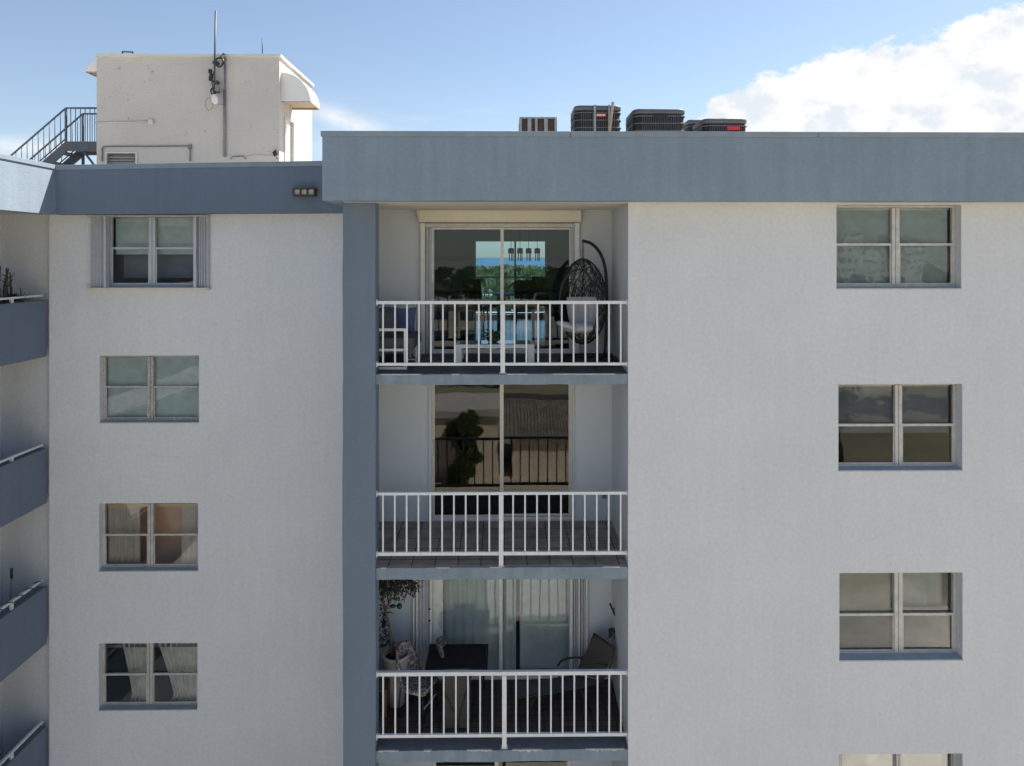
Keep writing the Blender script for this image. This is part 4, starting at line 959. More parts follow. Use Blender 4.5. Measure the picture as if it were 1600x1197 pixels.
for j in range(11):
    for i in range(9):
        a = -1+2*i/8; b = j/10
        d = Vector((a*.80, .95-.35*a*a, -.85+.98*b)).normalized(); e = min(1, 4*(1-abs(a)), 5*b+.15, 5*(1-b)+.1)**.5
        bk.append(((cx+.02)+rx*.86*d.x, cy+ry*.80*d.y-.09*e, zc+rz*.86*d.z-.02))
m.add(bk, [[j*9+i, j*9+i+1, j*9+i+10, j*9+i+9] for j in range(10) for i in range(8)], True)
m.ellipsoid((cx-.04, cy-.04, zc-rz*.60), .31, .25, .09, 20, 12)
m.ellipsoid((cx-.27, cy-.23, zc-rz*.53), .17, .12, .055, 16, 10, Matrix.Rotation(R(18), 3, 'Y'))
m.build('cushion', M['cushion'], E)
yp = 11.18
pole = [(PX(945, yp), yp, fl0(0, yp)+.03), (PX(948, yp), yp, PZ(500, yp, 948)), (PX(947.5, yp), yp, PZ(440, yp, 948)), (PX(944, yp-.02), yp-.02, PZ(412, yp, 944)), (PX(936, yp-.08), yp-.08, PZ(393, yp, 936)),
        (PX(924, yp-.17), yp-.17, PZ(381, yp, 924)), (PX(911, 10.9), 10.92, PZ(376.5, 10.9, 911))]
def smooth(pts, n=6):
    pts = [Vector(p) for p in pts]; out = []
    for i in range(len(pts)-1):
        p0 = pts[max(i-1, 0)]; p1 = pts[i]; p2 = pts[i+1]; p3 = pts[min(i+2, len(pts)-1)]
        for k in range(n):
            t = k/n; out.append(.5*((2*p1)+(p2-p0)*t+(2*p0-5*p1+4*p2-p3)*t*t+(3*p1-p0-3*p2+p3)*t**3))
    return out+[pts[-1]]
m = MB(); m.tube(smooth(pole), .026, 10); m.build('pole', M['black_metal'], E)
m = MB(); fz = fl0(0, 11)+.03; ring = [(cx+.08+.43*math.cos(2*math.pi*k/28), 10.93+.40*math.sin(2*math.pi*k/28), fz) for k in range(28)]
m.tube(ring, .022, 8, closed=True); m.beam((cx-.35, 10.93, fz), (PX(945, yp), yp, fz), .04, .03); m.beam((cx+.08, 10.53, fz), (PX(945, yp), yp, fz+.005), .04, .03); m.build('base', M['black_metal'], E)
m = MB(); zt = PZ(378, 10.9, 911); zb = zc+rz*.9
k = 0; z = zt
while z > zb:
    a = R(90*(k % 2)); m.tube([(cx+.014*math.cos(a)*math.cos(t_), 10.9+.014*math.sin(a)*math.cos(t_), z-.018+.022*math.sin(t_)) for t_ in [2*math.pi*q_/10 for q_ in range(10)]], .0045, 5, closed=True); z -= .033; k += 1
m.build('chain', M['black_metal'], E)
# sofa at the left with white tube frame
def fz_(y): return fl0(0, y)
x0, x1 = XP1-.17, PX(636, 10.28); y0, y1 = 10.26, 11.30; fz0 = fz_(10.3); za = PZ(513, 10.28, 615)
S = thing('patio_sofa', ((x0+x1)/2, 10.8, fz0), 'white framed patio sofa with dark cushions at the left end of the top balcony', 'sofa')
m = MB()
for yy in (y0, y1-.04):
    m.box(x0, x1, yy, yy+.04, za-.04, za); m.box(x1-.045, x1, yy, yy+.04, fz0+.041, za-.041); m.box(x0, x0+.045, yy, yy+.04, fz0+.041, za-.041)
    m.box(x0+.046, x1-.046, yy, yy+.04, PZ(548.5, 10.28), PZ(544.5, 10.28)); m.box(x0, x1, yy, yy+.04, fz0, fz0+.04)
m.box(x1-.045, x1, y0+.041, y1-.041, PZ(549, 10.28), PZ(545, 10.28)); m.box(x0, x0+.04, y0+.041, y1-.041, za-.04, za+.25); m.build('frame', M['white_metal'], S, bevel=.004)
m = MB(); zs = PZ(546, 10.3); m.rbox(x0+.05, x1+.10, y0+.05, y1-.05, zs, zs+.17, .05); m.build('seat_cushion', M['cushion_dark'], S)
m = MB(); m.rbox(x0+.045, x0+.21, y0+.06, y1-.06, zs+.172, zs+.56, .06); m.build('back_cushion', M['cushion_dark'], S)
def pillow(c, w, h, d, rot, name, mt, label, cat='pillow'):
    m = MB(); vs = []; n = 10; Mx = Matrix.Rotation(rot[2], 3, 'Z') @ Matrix.Rotation(rot[1], 3, 'Y') @ Matrix.Rotation(rot[0], 3, 'X')
    for s_ in (-1, 1):
        for j in range(n+1):
            for i in range(n+1):
                a = -1+2*i/n; b = -1+2*j/n; e = ((1-a**4)*(1-b**4))**.5
                k = 1-.10*(1-abs(a))*abs(b)**3; k2 = 1-.10*(1-abs(b))*abs(a)**3
                vs.append(Vector(c)+Mx@Vector((a*w/2*k2, s_*d/2*e, b*h/2*k)))
    N1 = (n+1)**2; fs = []
    for j in range(n):
        for i in range(n): a = j*(n+1)+i; fs.append([a, a+1, a+n+2, a+n+1]); fs.append([N1+a, N1+a+n+1, N1+a+n+2, N1+a+1])
    m.add(vs, fs, True); o = m.build(name, mt, None); return tag(o, label, cat)
pillow((PX(630, 11.1), 11.12, PZ(501, 11.1)), .40, .42, .16, (R(-14), 0, R(-8)), 'throw_pillow', M['cushion_blue'], 'blue throw pillow standing on the patio sofa')
pillow((PX(601, 10.7), 10.6, PZ(505, 10.7)), .42, .46, .18, (R(-12), 0, R(38)), 'throw_pillow', M['cushion_dark'], 'dark grey throw pillow leaning at the front left corner of the patio sofa')
# second sofa base piece: low ottoman behind
x0, x1 = PX(634, 10.75), PX(652, 10.75)
t = thing('footstool', ((x0+x1)/2, 10.95, fz_(10.8)), 'low white framed footstool between the patio sofa and the coffee table', 'footstool')
m = MB(); z_ = fz_(10.75)
for xx in (x0, x1-.03):
    for yy in (10.75, 11.15): m.box(xx, xx+.03, yy, yy+.03, z_, z_+.24)
m.box(x0, x1, 10.75, 11.18, z_+.241, z_+.27); m.box(x0, x1, 10.75, 10.78, z_+.04, z_+.06); m.build('frame', M['white_metal'], t, bevel=.003)
m = MB(); m.rbox(x0+.01, x1-.01, 10.76, 11.17, z_+.272, z_+.36, .03); m.build('cushion', M['cushion_dark'], t)
# coffee table
y0, y1 = 10.62, 11.12; x0, x1 = PX(711, y0), PX(835, y0); zt = PZ(538.5, y0, 770); fz0 = fz_(y0)
t = thing('coffee_table', ((x0+x1)/2, (y0+y1)/2, fz0), 'low white coffee table with a glass top in front of the top sliding door', 'coffee table')
m = MB(); m.box(x0, x1, y0, y0+.05, zt-.055, zt); m.box(x0, x1, y1-.05, y1, zt-.055, zt); m.box(x0, x0+.10, y0+.051, y1-.051, zt-.055, zt); m.box(x1-.10, x1, y0+.051, y1-.051, zt-.055, zt); m.build('frame', M['white_metal'], t, bevel=.003)
for xx in (x0, x1-.10):
    for yy in (y0, y1-.05): m = MB(); m.box(xx, xx+.10, yy, yy+.05, fz_(yy), zt-.056); m.build('leg', M['white_metal'], t, bevel=.003)
M['table_glass'] = glass_mat('table_glass', (.60, .74, .72), 1.5, .0)
m = MB(); m.box(x0+.06, x1-.06, y0+.03, y1-.03, zt+.001, zt+.010); m.build('table_top', M['table_glass'], t)
def leaf_cluster(m, c, n, spread, ln, wd, up=.5, rs=random, flat=.0):
    for _ in range(n):
        d = Vector((rs.gauss(0, 1), rs.gauss(0, 1), rs.gauss(up, .6))).normalized(); s_ = d.cross(Vector((0, 0, 1)));
        if s_.length < .01: s_ = Vector((1, 0, 0))
        s_.normalize(); p = Vector(c)+Vector((rs.gauss(0, 1)*spread[0], rs.gauss(0, 1)*spread[1], rs.gauss(0, 1)*spread[2])); l = ln*rs.uniform(.6, 1.2); w = wd*rs.uniform(.7, 1.2)
        dn = Vector((0, 0, -1))*l*.25
        m.add([p, p+d*l*.5+s_*w/2, p+d*l+dn, p+d*l*.5-s_*w/2], [(0, 1, 2, 3)])
    return m
px_, py_ = PX(771, 10.85), 10.85
t = thing('potted_plant', (px_, py_, zt+.011), 'small leafy green plant in a low bowl on the glass coffee table', 'plant')
m = MB(); m.lathe([(.05, 0), (.09, .02), (.12, .06), (.115, .065), (.10, .05)], (px_, py_, zt+.011), 18); m.build('bowl', M['leaf'], t)
rp = random.Random(5); m = MB(); leaf_cluster(m, (px_, py_, zt+.11), 90, (.06, .05, .03), .11, .035, .7, rp); m.build('foliage', M['leaf'], t)

# ------------------------------------------------------------------ things inside the top apartment
M['chair_black'] = mat('black_leather', (.012, .012, .014), .45, var=.2)
def dining_chair(x, y, rz, label):
    z = FL[0][0]; t = thing('dining_chair', (0, 0, 0), label, 'chair', 'black dining chairs inside the top apartment')
    m = MB(); m.rbox(-.22, .22, -.22, .22, .42, .50, .05); m.build('seat', M['chair_black'], t)
    m = MB(); m.add([(-.22, .20, .5), (.22, .20, .5), (.22, .25, .5), (-.22, .25, .5), (-.21, .28, 1.10), (.21, .28, 1.10), (.21, .32, 1.10), (-.21, .32, 1.10)],
                    [(0,3,2,1),(4,5,6,7),(0,1,5,4),(1,2,6,5),(2,3,7,6),(3,0,4,7)]); m.build('backrest', M['chair_black'], t, bevel=.015)
    for a, b in ((-.18, -.18), (.18, -.18), (-.18, .18), (.18, .18)): m = MB(); m.tube([(a, b, .42), (a*1.08, b*1.08, 0)], [.02, .013], 6); m.build('leg', M['chair_black'], t)
    t.location = (x, y, z); t.rotation_euler = (0, 0, rz); WL[t.name] = Vector((x, y, z)); return t
c0 = dining_chair(PX(820, 15.0), 15.0, R(180), 'black high-back dining chair right of the centre stile inside the top apartment')
for (px, y, rz, lb) in ((745, 15.6, R(160), 'black dining chair left of the dining table inside the top apartment'),
                        (768, 16.4, R(90), 'black dining chair seen edge-on at the left end of the dining table'),
                        (845, 16.9, R(0), 'black dining chair beyond the dining table near the far window')):
    copy_tree(c0, (PX(px, y), y, FL[0][0]), lb, rz)
m = MB(); zz = FL[0][0]; m.box(FX0-.6, FX1+.6, 20.30, 20.34, zz+.98, zz+1.03); m.box(FX0-.6, FX1+.6, 20.30, 20.34, zz+.08, zz+.12)
for k in range(24): xx = FX0-.55+k*.125; m.box(xx, xx+.015, 20.31, 20.33, zz+.121, zz+.979)
m.build('rear_railing', M['dark_metal'], B)
m = MB(); m.box(FX0-.8, FX1+.8, 19.201, 20.4, zz-.2, zz); m.build('balcony_slab', M['soffit'], B)
m = MB(); m.box(FX0+.001, FX0+.04, 18.42, 18.46, FZ0, FZ1); m.box(FX1-.04, FX1-.001, 18.42, 18.46, FZ0, FZ1); m.box(FX0+.04, FX1-.04, 18.42, 18.46, FZ1-.04, FZ1-.001); m.box((FX0+FX1)/2+.10, (FX0+FX1)/2+.15, 18.42, 18.46, FZ0, FZ1-.041); m.build('rear_window', M['alu'], B)
z = FL[0][0]; xa, xb = PX(771, 15.7), PX(872, 15.7)
t = thing('dining_table', ((xa+xb)/2, 16, z), 'pale glass-topped dining table inside the top apartment', 'table')
m = MB(); m.box(xa, xb, 15.6, 16.5, z+.73, z+.76); m.build('table_top', M['sea'] if False else M['white_plastic'], t, bevel=.005)
for a in (xa+.08, xb-.12):
    for b in (15.7, 16.36): m = MB(); m.box(a, a+.05, b, b+.05, z, z+.729); m.build('leg', M['alu'], t)
PEND = []
for k, (px, lb) in enumerate(((798.5, 'leftmost of the four dark tube pendants hanging before the sea view'), (812.5, 'second from left of the four dark tube pendants'), (826, 'third from left of the four dark tube pendants'), (839.5, 'rightmost of the four dark tube pendants'))):
    y = 14.0; z1 = ceil0; zc_ = PZ(387.5, y, px); x = PX(px, y)
    if k == 0:
        t = thing('pendant_lamp', (x, y, zc_), lb, 'pendant lamp', 'four pendants over the dining table')
        m = MB(); m.tube([(x, y, z1), (x, y, zc_)], .005, 5); m.build('cord', M['black_metal'], t)
        m = MB(); m.lathe([(.015, 0), (.055, -.01), (.06, -.10), (.055, -.11)], (x, y, zc_), 14); m.build('lamp_shade', M['black_metal'], t)
        m = MB()
        for a in range(5): aa = 2*math.pi*a/5; m.tube([(x+.04*math.cos(aa), y+.04*math.sin(aa), zc_-.11), (x+.04*math.cos(aa), y+.04*math.sin(aa), zc_-.26+.03*(a % 2))], .009, 6)
        m.build('hanging_tubes', M['dark_metal'], t); p0 = t
    else: copy_tree(p0, (x, y, zc_), lb)
t = thing('console_cabinet', (PX(722, 15), 15.2, FL[0][0]), 'dark cabinet on the left inside the top apartment', 'cabinet')
m = MB(); m.box(PX(700, 15), PX(728, 15), 15, 15.5, FL[0][0], FL[0][0]+.8); m.build('body', M['wood'], t, bevel=.01)
m = MB(); m.box(PX(702, 15), PX(713.5, 15), 14.98, 14.999, FL[0][0]+.1, FL[0][0]+.76); m.build('door', M['bronze'], t); m = MB(); m.box(PX(714.5, 15), PX(726, 15), 14.98, 14.999, FL[0][0]+.1, FL[0][0]+.76); m.build('door', M['bronze'], t)
m = MB(); x = PX(742, 18.1); m.box(x-.02, x+.02, 18.2, 18.3, FL[0][0], FZ1); t = m.build('curtain', M['curtain_pink'], None); tag(t, 'narrow curtain strip at the left edge of the far sea-view window', 'curtain')

# ------------------------------------------------------------------ third balcony
def fl2(y): return fl0(2, y)
# planter with twisted-trunk tree
tx, ty = PX(619, 10.95), 10.95; fz0 = fl2(ty); zr = PZ(1026, 10.85, 619)
T3 = thing('potted_tree', (tx, ty, fz0), 'potted tree with twisted bare trunk and dark drooping leaves on the third balcony', 'potted tree')
m = MB(); hh = zr-fz0; m.lathe([(.11, 0), (.13, .02), (.17, hh*.5), (.19, hh-.05), (.205, hh-.045), (.205, hh), (.185, hh), (.17, hh-.06)], (tx, ty, fz0), 24); m.build('pot', M['pot_white'], T3)
m = MB(); m.lathe([(.17, 0), (.01, .02)], (tx, ty, zr-.06), 20); m.build('soil', M['soil'], T3)
def tp(px, py, y=ty): return (PX(px, y), y, PZ(py, y, px))
m = MB(); m.tube(smooth([tp(613, 1028), tp(611, 1010), tp(611, 990), tp(606, 968), tp(600, 948), tp(598, 925)]), [.028-.012*k/30 for k in range(31)], 7)
m.tube(smooth([tp(619, 1026), tp(614, 1008, ty+.03), tp(610, 985, ty+.02), tp(603, 955, ty-.03), tp(609, 940), tp(613, 920)]), [.024-.010*k/30 for k in range(31)], 7)
for a in ((598, 925, 594, 905), (600, 948, 592, 935), (609, 940, 622, 926), (613, 920, 625, 908), (613, 920, 608, 902), (622, 926, 640, 915), (604, 955, 598, 940)): m.tube([tp(a[0], a[1]), tp((a[0]+a[2])/2+1, (a[1]+a[3])/2-2), tp(a[2], a[3])], [.011, .009, .005], 5)
m.build('trunk', M['bark'], T3)
rp = random.Random(9); m = MB()
for k in range(60):
    px = rp.uniform(592, 648); py = 902+rp.uniform(0, 1)**1.3*(38-(px-592)*.35); leaf_cluster(m, tp(px, py, ty+rp.uniform(-.22, .2)), 12, (.05, .05, .05), .085, .028, -.3, rp)
for (px, py) in ((594, 970), (596, 985), (600, 992), (604, 972), (593, 955), (601, 965), (595, 1000), (606, 1003)): leaf_cluster(m, tp(px, py), 16, (.04, .05, .05), .09, .035, -.2, rp)
m.build('foliage', M['leaf_dark'], T3)
t = thing('hanging_ornament', tp(624, 951, 11.1), 'dark teal glass ball ornament hanging in the potted tree', 'ornament')
M['teal'] = mat('teal_glaze', (.015, .07, .09), .25)
m = MB(); m.ellipsoid(tp(624, 947, 11.1), .045, .045, .045, 14, 8); m.ellipsoid(tp(614, 947, 11.1), .055, .03, .03, 12, 8); m.build('ball', M['teal'], t)
m = MB(); m.tube([tp(624, 944, 11.1), tp(618, 928, 11.1)], .003, 4); m.build('string', M['black_metal'], t)
# crate stand behind pillar
x0, x1 = XP1-.15, PX(606, 10.5)
t = thing('plant_stand', ((x0+x1)/2, 10.55, fl2(10.5)), 'brown wooden plant stand at the far left of the third balcony', 'plant stand')
m = MB(); z_ = fl2(10.5)
m.box(x0, x1, 10.4, 10.7, z_+.55, z_+.58); m.box(x0, x1, 10.4, 10.7, z_+.15, z_+.18); m.build('shelf', M['bronze'], t)
for a in (x0, x1-.04):
    for b in (10.4, 10.66): m = MB(); m.box(a, a+.04, b, b+.04, z_, z_+.549); m.build('leg', M['bronze'], t)
# folding table
y0, y1 = 10.63, 11.38; zt = PZ(1049, y0, 712); xa, xb = PX(663.5, y0), PX(761.5, y0); z_ = fl2(y0)
t = thing('folding_table', ((xa+xb)/2, (y0+y1)/2, z_), 'dark slatted folding table on the third balcony', 'table')
m = MB(); n = 9
for k in range(n): ya_ = y0+.03+(y1-y0-.06)*k/n; m.box(xa+.03, xb-.03, ya_, ya_+(y1-y0-.06)/n-.008, zt-.022, zt-.004)
m.box(xa, xb, y0, y0+.028, zt-.03, zt); m.box(xa, xb, y1-.03, y1, zt-.03, zt); m.box(xa, xa+.028, y0+.029, y1-.031, zt-.03, zt); m.box(xb-.028, xb, y0+.029, y1-.031, zt-.03, zt); m.build('table_top', M['resin'], t)
for (xx) in (xa+.06, xb-.08):
    for (ya_, yb2) in ((y0+.06, y1-.1), (y1-.06, y0+.1)): m = MB(); m.tube([(xx+(.015 if ya_ < yb2 else -.015), ya_, zt-.031), (xx+(.015 if ya_ < yb2 else -.015), yb2, fl2(yb2)+.012)], .012, 6); m.build('leg', M['black_metal'], t)
# patterned chairs
def shell_chair(x, y, rz, label, zf):
    t = thing('patterned_chair', (0, 0, 0), label, 'chair', 'patterned chairs around the folding table')
    m = MB(); vs = []; nx, nz = 12, 16
    for j in range(nz+1):
        v_ = j/nz; z = .46+.50*v_; w = .27*(1-.55*max(0, v_-.35)**1.6*1.6); yy = .20+.12*v_
        for i in range(nx+1): a = -1+2*i/nx; vs.append((a*w, yy-.13*a*a*(1-.3*v_), z))
    n1 = len(vs); vs += [(x_, y_+.05, z_2) for x_, y_, z_2 in vs]; fs = []
    for j in range(nz):
        for i in range(nx): a = j*(nx+1)+i; fs += [[a, a+1, a+nx+2, a+nx+1], [n1+a, n1+a+nx+1, n1+a+nx+2, n1+a+1]]
    for j in range(nz):
        a = j*(nx+1); fs.append([a, a+nx+1, n1+a+nx+1, n1+a]); a += nx; fs.append([a, n1+a, n1+a+nx+1, a+nx+1])
    a = nz*(nx+1); fs += [[a+i, a+i+1, n1+a+i+1, n1+a+i][::-1] for i in range(nx)]
    m.add(vs, fs, True); m.build('backrest', M['lattice'], t)
    m = MB(); m.rbox(-.25, .25, -.25, .20, .40, .47, .08); m.build('seat', M['lattice'], t)
    for a, b in ((-.2, -.2), (.2, -.2), (-.2, .18), (.2, .18)): m = MB(); m.tube([(a, b, .40), (a*1.1, b*1.15, 0)], .012, 6); m.build('leg', M['black_metal'], t)
    m = MB(); m.beam((-.21, -.215, .2), (.21, -.215, .2), .015, .02); m.build('stretcher', M['cushion'], t)
    t.location = (x, y, zf); t.rotation_euler = (0, 0, rz); WL[t.name] = Vector((x, y, zf)); return t
s0 = shell_chair(PX(652, 10.78), 10.78, R(68), 'patterned chair between the pot and the folding table, on the left', fl2(10.78))
copy_tree(s0, (PX(706, 11.2)+.06, 11.2, fl2(11.2)-.0), 'patterned chair tucked behind the folding table', R(88), .86)
# folded sling chair in front of the table
x0, x1 = PX(693, 10.35), PX(734, 10.35); y = 10.36; z_ = fl2(y)
t = thing('folded_sling_chair', ((x0+x1)/2, y+.08, z_), 'folded tan sling chair with black crossed tubes standing in front of the folding table', 'folding chair')
zt2 = PZ(1058, y, 712); m = MB(); m.add([(x0, y+.04, z_+.02), (x1, y+.04, z_+.02), (x1+.0, y+.20, zt2), (x0, y+.20, zt2), (x0, y+.052, z_+.02), (x1, y+.052, z_+.02), (x1, y+.212, zt2), (x0, y+.212, zt2)],
    [(0,1,2,3),(7,6,5,4),(0,4,5,1),(1,5,6,2),(2,6,7,3),(3,7,4,0)]); m.build('sling', M['sling_tan'], t)
def tq(px, py, yy=10.33): return (PX(px, yy), yy, PZ(py, yy, px))
m = MB(); m.tube([tq(690, 1072, 10.38), tq(716, 1127, 10.30)], .015, 6); m.tube([tq(735, 1056, 10.36), tq(716, 1127, 10.30), tq(714, 1148, 10.28)], .015, 6); m.tube([tq(693, 1068, 10.5), tq(683, 1060, 10.5)], .010, 6); m.build('frame', M['black_metal'], t)
# chaise longue
z_ = fl2(10.8)
t = thing('chaise_longue', (PX(880, 10.9), 10.9, z_), 'brown sling chaise longue with raised back at the right of the third balcony', 'lounge chair')
def c3(px, py, y): return Vector((PX(px, y), y, PZ(py, y, px)))
A, Bp, C_, D_ = c3(929, 990, 11.32), c3(960, 1013, 10.85), c3(941, 1062, 10.80), c3(899, 1052, 11.25)
n = (Bp-A).cross(D_-A).normalized()*.012
m = MB(); m.add([A, Bp, C_, D_, A+n, Bp+n, C_+n, D_+n], [(0,1,2,3),(7,6,5,4),(0,4,5,1),(1,5,6,2),(2,6,7,3),(3,7,4,0)]); m.build('backrest', M['sling'], t)
F1, F2 = Vector((PX(806, 10.75), 10.55, z_+.34)), Vector((PX(803, 11.0), 10.98, z_+.34))
Dm = D_+Vector((0, 0, -.02)); Cm = C_+Vector((0, 0, -.02))
m = MB(); dn = Vector((0, 0, .012)); G1, G2 = Cm.lerp(F1, .55)+Vector((0, 0, -.03)), Dm.lerp(F2, .55)+Vector((0, 0, -.03))
m.add([Cm, Dm, G2, G1, Cm-dn, Dm-dn, G2-dn, G1-dn], [(0,1,2,3),(7,6,5,4),(0,4,5,1),(1,5,6,2),(2,6,7,3),(3,7,4,0)])
m.add([G1, G2, F2, F1, G1-dn, G2-dn, F2-dn, F1-dn], [(0,1,2,3),(7,6,5,4),(0,4,5,1),(1,5,6,2),(2,6,7,3),(3,7,4,0)]); m.build('seat', M['sling_grey'], t)
m = MB()
m.tube(smooth([Bp+Vector((0, 0, .01)), C_, G1, F1]), .014, 8); m.tube(smooth([A+Vector((0, 0, .01)), D_, G2, F2]), .014, 8); m.tube([A, Bp], .014, 8); m.tube([F1, F2], .014, 8); m.build('frame', M['black_metal'], t)
m = MB(); a1 = Bp.lerp(C_, .55); m.tube(smooth([a1, a1+Vector((-.18, -.0, .02)), a1+Vector((-.42, 0, -.02)), a1+Vector((-.5, 0, -.16))]), .016, 8); m.build('armrest', M['black_metal'], t)
m = MB(); a2 = A.lerp(D_, .62); m.tube(smooth([a2, a2+Vector((-.14, 0, .01)), a2+Vector((-.32, 0, -.03)), a2+Vector((-.40, 0, -.12))]), .016, 8); m.build('armrest', M['black_metal'], t)
for p, q_ in ((G1.lerp(C_, .5), .18), (G2.lerp(D_, .5), .18), (G1.lerp(F1, .5), -.15), (G2.lerp(F2, .5), -.15)):
    m = MB(); m.tube([p, Vector((p.x+q_, p.y, fl2(p.y)+.012))], .013, 7); m.build('leg', M['black_metal'], t)
# wall lantern / chime on the right wall
y = 11.2; t = thing('wind_chime', tp(957, 944, y), 'dark wind chime hanging from a slanted hook on the right wall of the third balcony', 'wind chime')
m = MB(); m.beam(tp(953, 943, y), tp(961, 961, y), .03, .03); m.tube([tp(957, 952, y), (XO-.004, y, PZ(950, y, 958))], .008, 6); m.build('hook', M['black_metal'], t)
m = MB(); 
for k in range(7): p = Vector(tp(957.5, 960+k*3.4, y)); m.ellipsoid(p, .008, .008, .012, 6, 4)
m.build('chain', M['alu'], t)
m = MB(); p = Vector(tp(956.5, 984, y)); m.lathe([(.01, .03), (.06, 0), (.06, -.015)], p, 12)
for a in range(5): aa = 2*math.pi*a/5+.3; m.tube([p+Vector((.045*math.cos(aa), .045*math.sin(aa), -.01)), p+Vector((.045*math.cos(aa), .045*math.sin(aa), -.10-.02*(a % 3)))], .010, 6)
m.build('tubes', M['black_metal'], t)

# ------------------------------------------------------------------ wing balcony things
def wp(px, py, y): return Vector((PX(px, y), y, PZ(py, y, px)))
zsh = WB[0][1]-.12
t = thing('plant_shelf', (XW-.35, 12.2, WB[0][2]+.15), 'low dark shelf behind the top left balcony wall', 'shelf')
m = MB(); m.box(XW-.55, XW-.16, 11.2, 12.65, zsh-.03, zsh); m.build('board', M['wood'], t)
for yy in (11.25, 12.55): m = MB(); m.box(XW-.5, XW-.2, yy, yy+.04, WB[0][2]+.151, zsh-.031); m.build('leg', M['dark_metal'], t)
def pot(x, y, w, d, h, z, label, mt, kind, sd):
    t = thing('potted_cactus' if kind == 'cactus' else 'potted_succulent', (x, y, z), label, 'plant', 'pots on the top left balcony')
    m = MB(); m.add([(x-w*.42, y-d*.42, z), (x+w*.42, y-d*.42, z), (x+w*.42, y+d*.42, z), (x-w*.42, y+d*.42, z), (x-w/2, y-d/2, z+h), (x+w/2, y-d/2, z+h), (x+w/2, y+d/2, z+h), (x-w/2, y+d/2, z+h)],
          [(0,3,2,1),(4,5,6,7),(0,1,5,4),(1,2,6,5),(2,3,7,6),(3,0,4,7)]); m.build('pot', mt, t, bevel=.006)
    r = random.Random(sd); m = MB()
    if kind == 'cactus':
        for k in range(9):
            a = Vector((x+r.uniform(-.4, .4)*w, y+r.uniform(-.4, .4)*d, z+h)); hh = r.uniform(.25, .62); tip = a+Vector((r.uniform(-.05, .05), r.uniform(-.05, .05), hh))
            m.tube([a, a.lerp(tip, .5)+Vector((r.uniform(-.02, .02), 0, 0)), tip], [.016, .018, .010], 6)
            if hh > .25:
                for q_ in range(3): b = a.lerp(tip, r.uniform(.4, .95)); m.tube([b, b+Vector((r.uniform(-.08, .08), r.uniform(-.05, .05), r.uniform(.02, .09)))], [.012, .006], 5)
        leaf_cluster(m, (x, y, z+h+.03), 90, (w*.3, d*.3, .03), .12, .02, .6, r)
    else: leaf_cluster(m, (x, y, z+h+.01), 40, (w*.3, d*.3, .02), .08, .025, .8, r); m.tube([(x-.02, y, z+h), (x-.03, y, z+h+.2)], [.014, .008], 6)
    m.build('foliage', M['leaf_dark'] if kind == 'cactus' else M['leaf'], t); return t
yk = 12.1
pot(PX(11, yk), yk, .30, .5, .14, zsh, 'tall spindly cactus cluster in a long dark pot on the top left balcony', M['terracotta'], 'cactus', 3)
pot(PX(35, 12.35), 12.35, .2, .2, .17, zsh, 'small brown square pot of succulents nearest the wall corner on the top left balcony', M['terracotta'], 'succ', 4)
pot(PX(24, 12.45), 12.4, .08, .10, .2, zsh, 'slim white pot squeezed between the cactus pot and the brown square pot', M['pot_white'], 'succ', 6)
t = thing('broom', (XWW+.10, 12.5, WB[1][2]+.15), 'dark handled broom leaning in the corner of the second balcony down on the left', 'broom')
ya_ = 12.6; a = wp(18, 890, ya_); b = Vector((PX(14, ya_)+.01, ya_, WB[2][2]+.17))
t.location = b; WL[t.name] = b.copy()
m = MB(); m.tube([b, a], .012, 6); m.build('handle', M['pvc'], t); m = MB(); m.tube([a-Vector((0, 0, .16)), a+Vector((0, 0, .02))], .022, 7); m.build('grip', M['black_metal'], t); m = MB(); m.box(b.x-.03, b.x+.03, b.y-.12, b.y+.12, b.z, b.z+.09); m.build('bristles', M['wood'], t)
zr = WB[2][0]-.02; m = MB(); pts = []
for k in range(170): pts.append((XW-.05+.033*math.cos(k*.5), YL-.12-k*.02, zr+.028*math.sin(k*.5)))
m.tube(pts, .008, 5); tag(m.build('rope_light', M['rope'], None), 'dark rope light wound around the third left balcony rail', 'rope light')

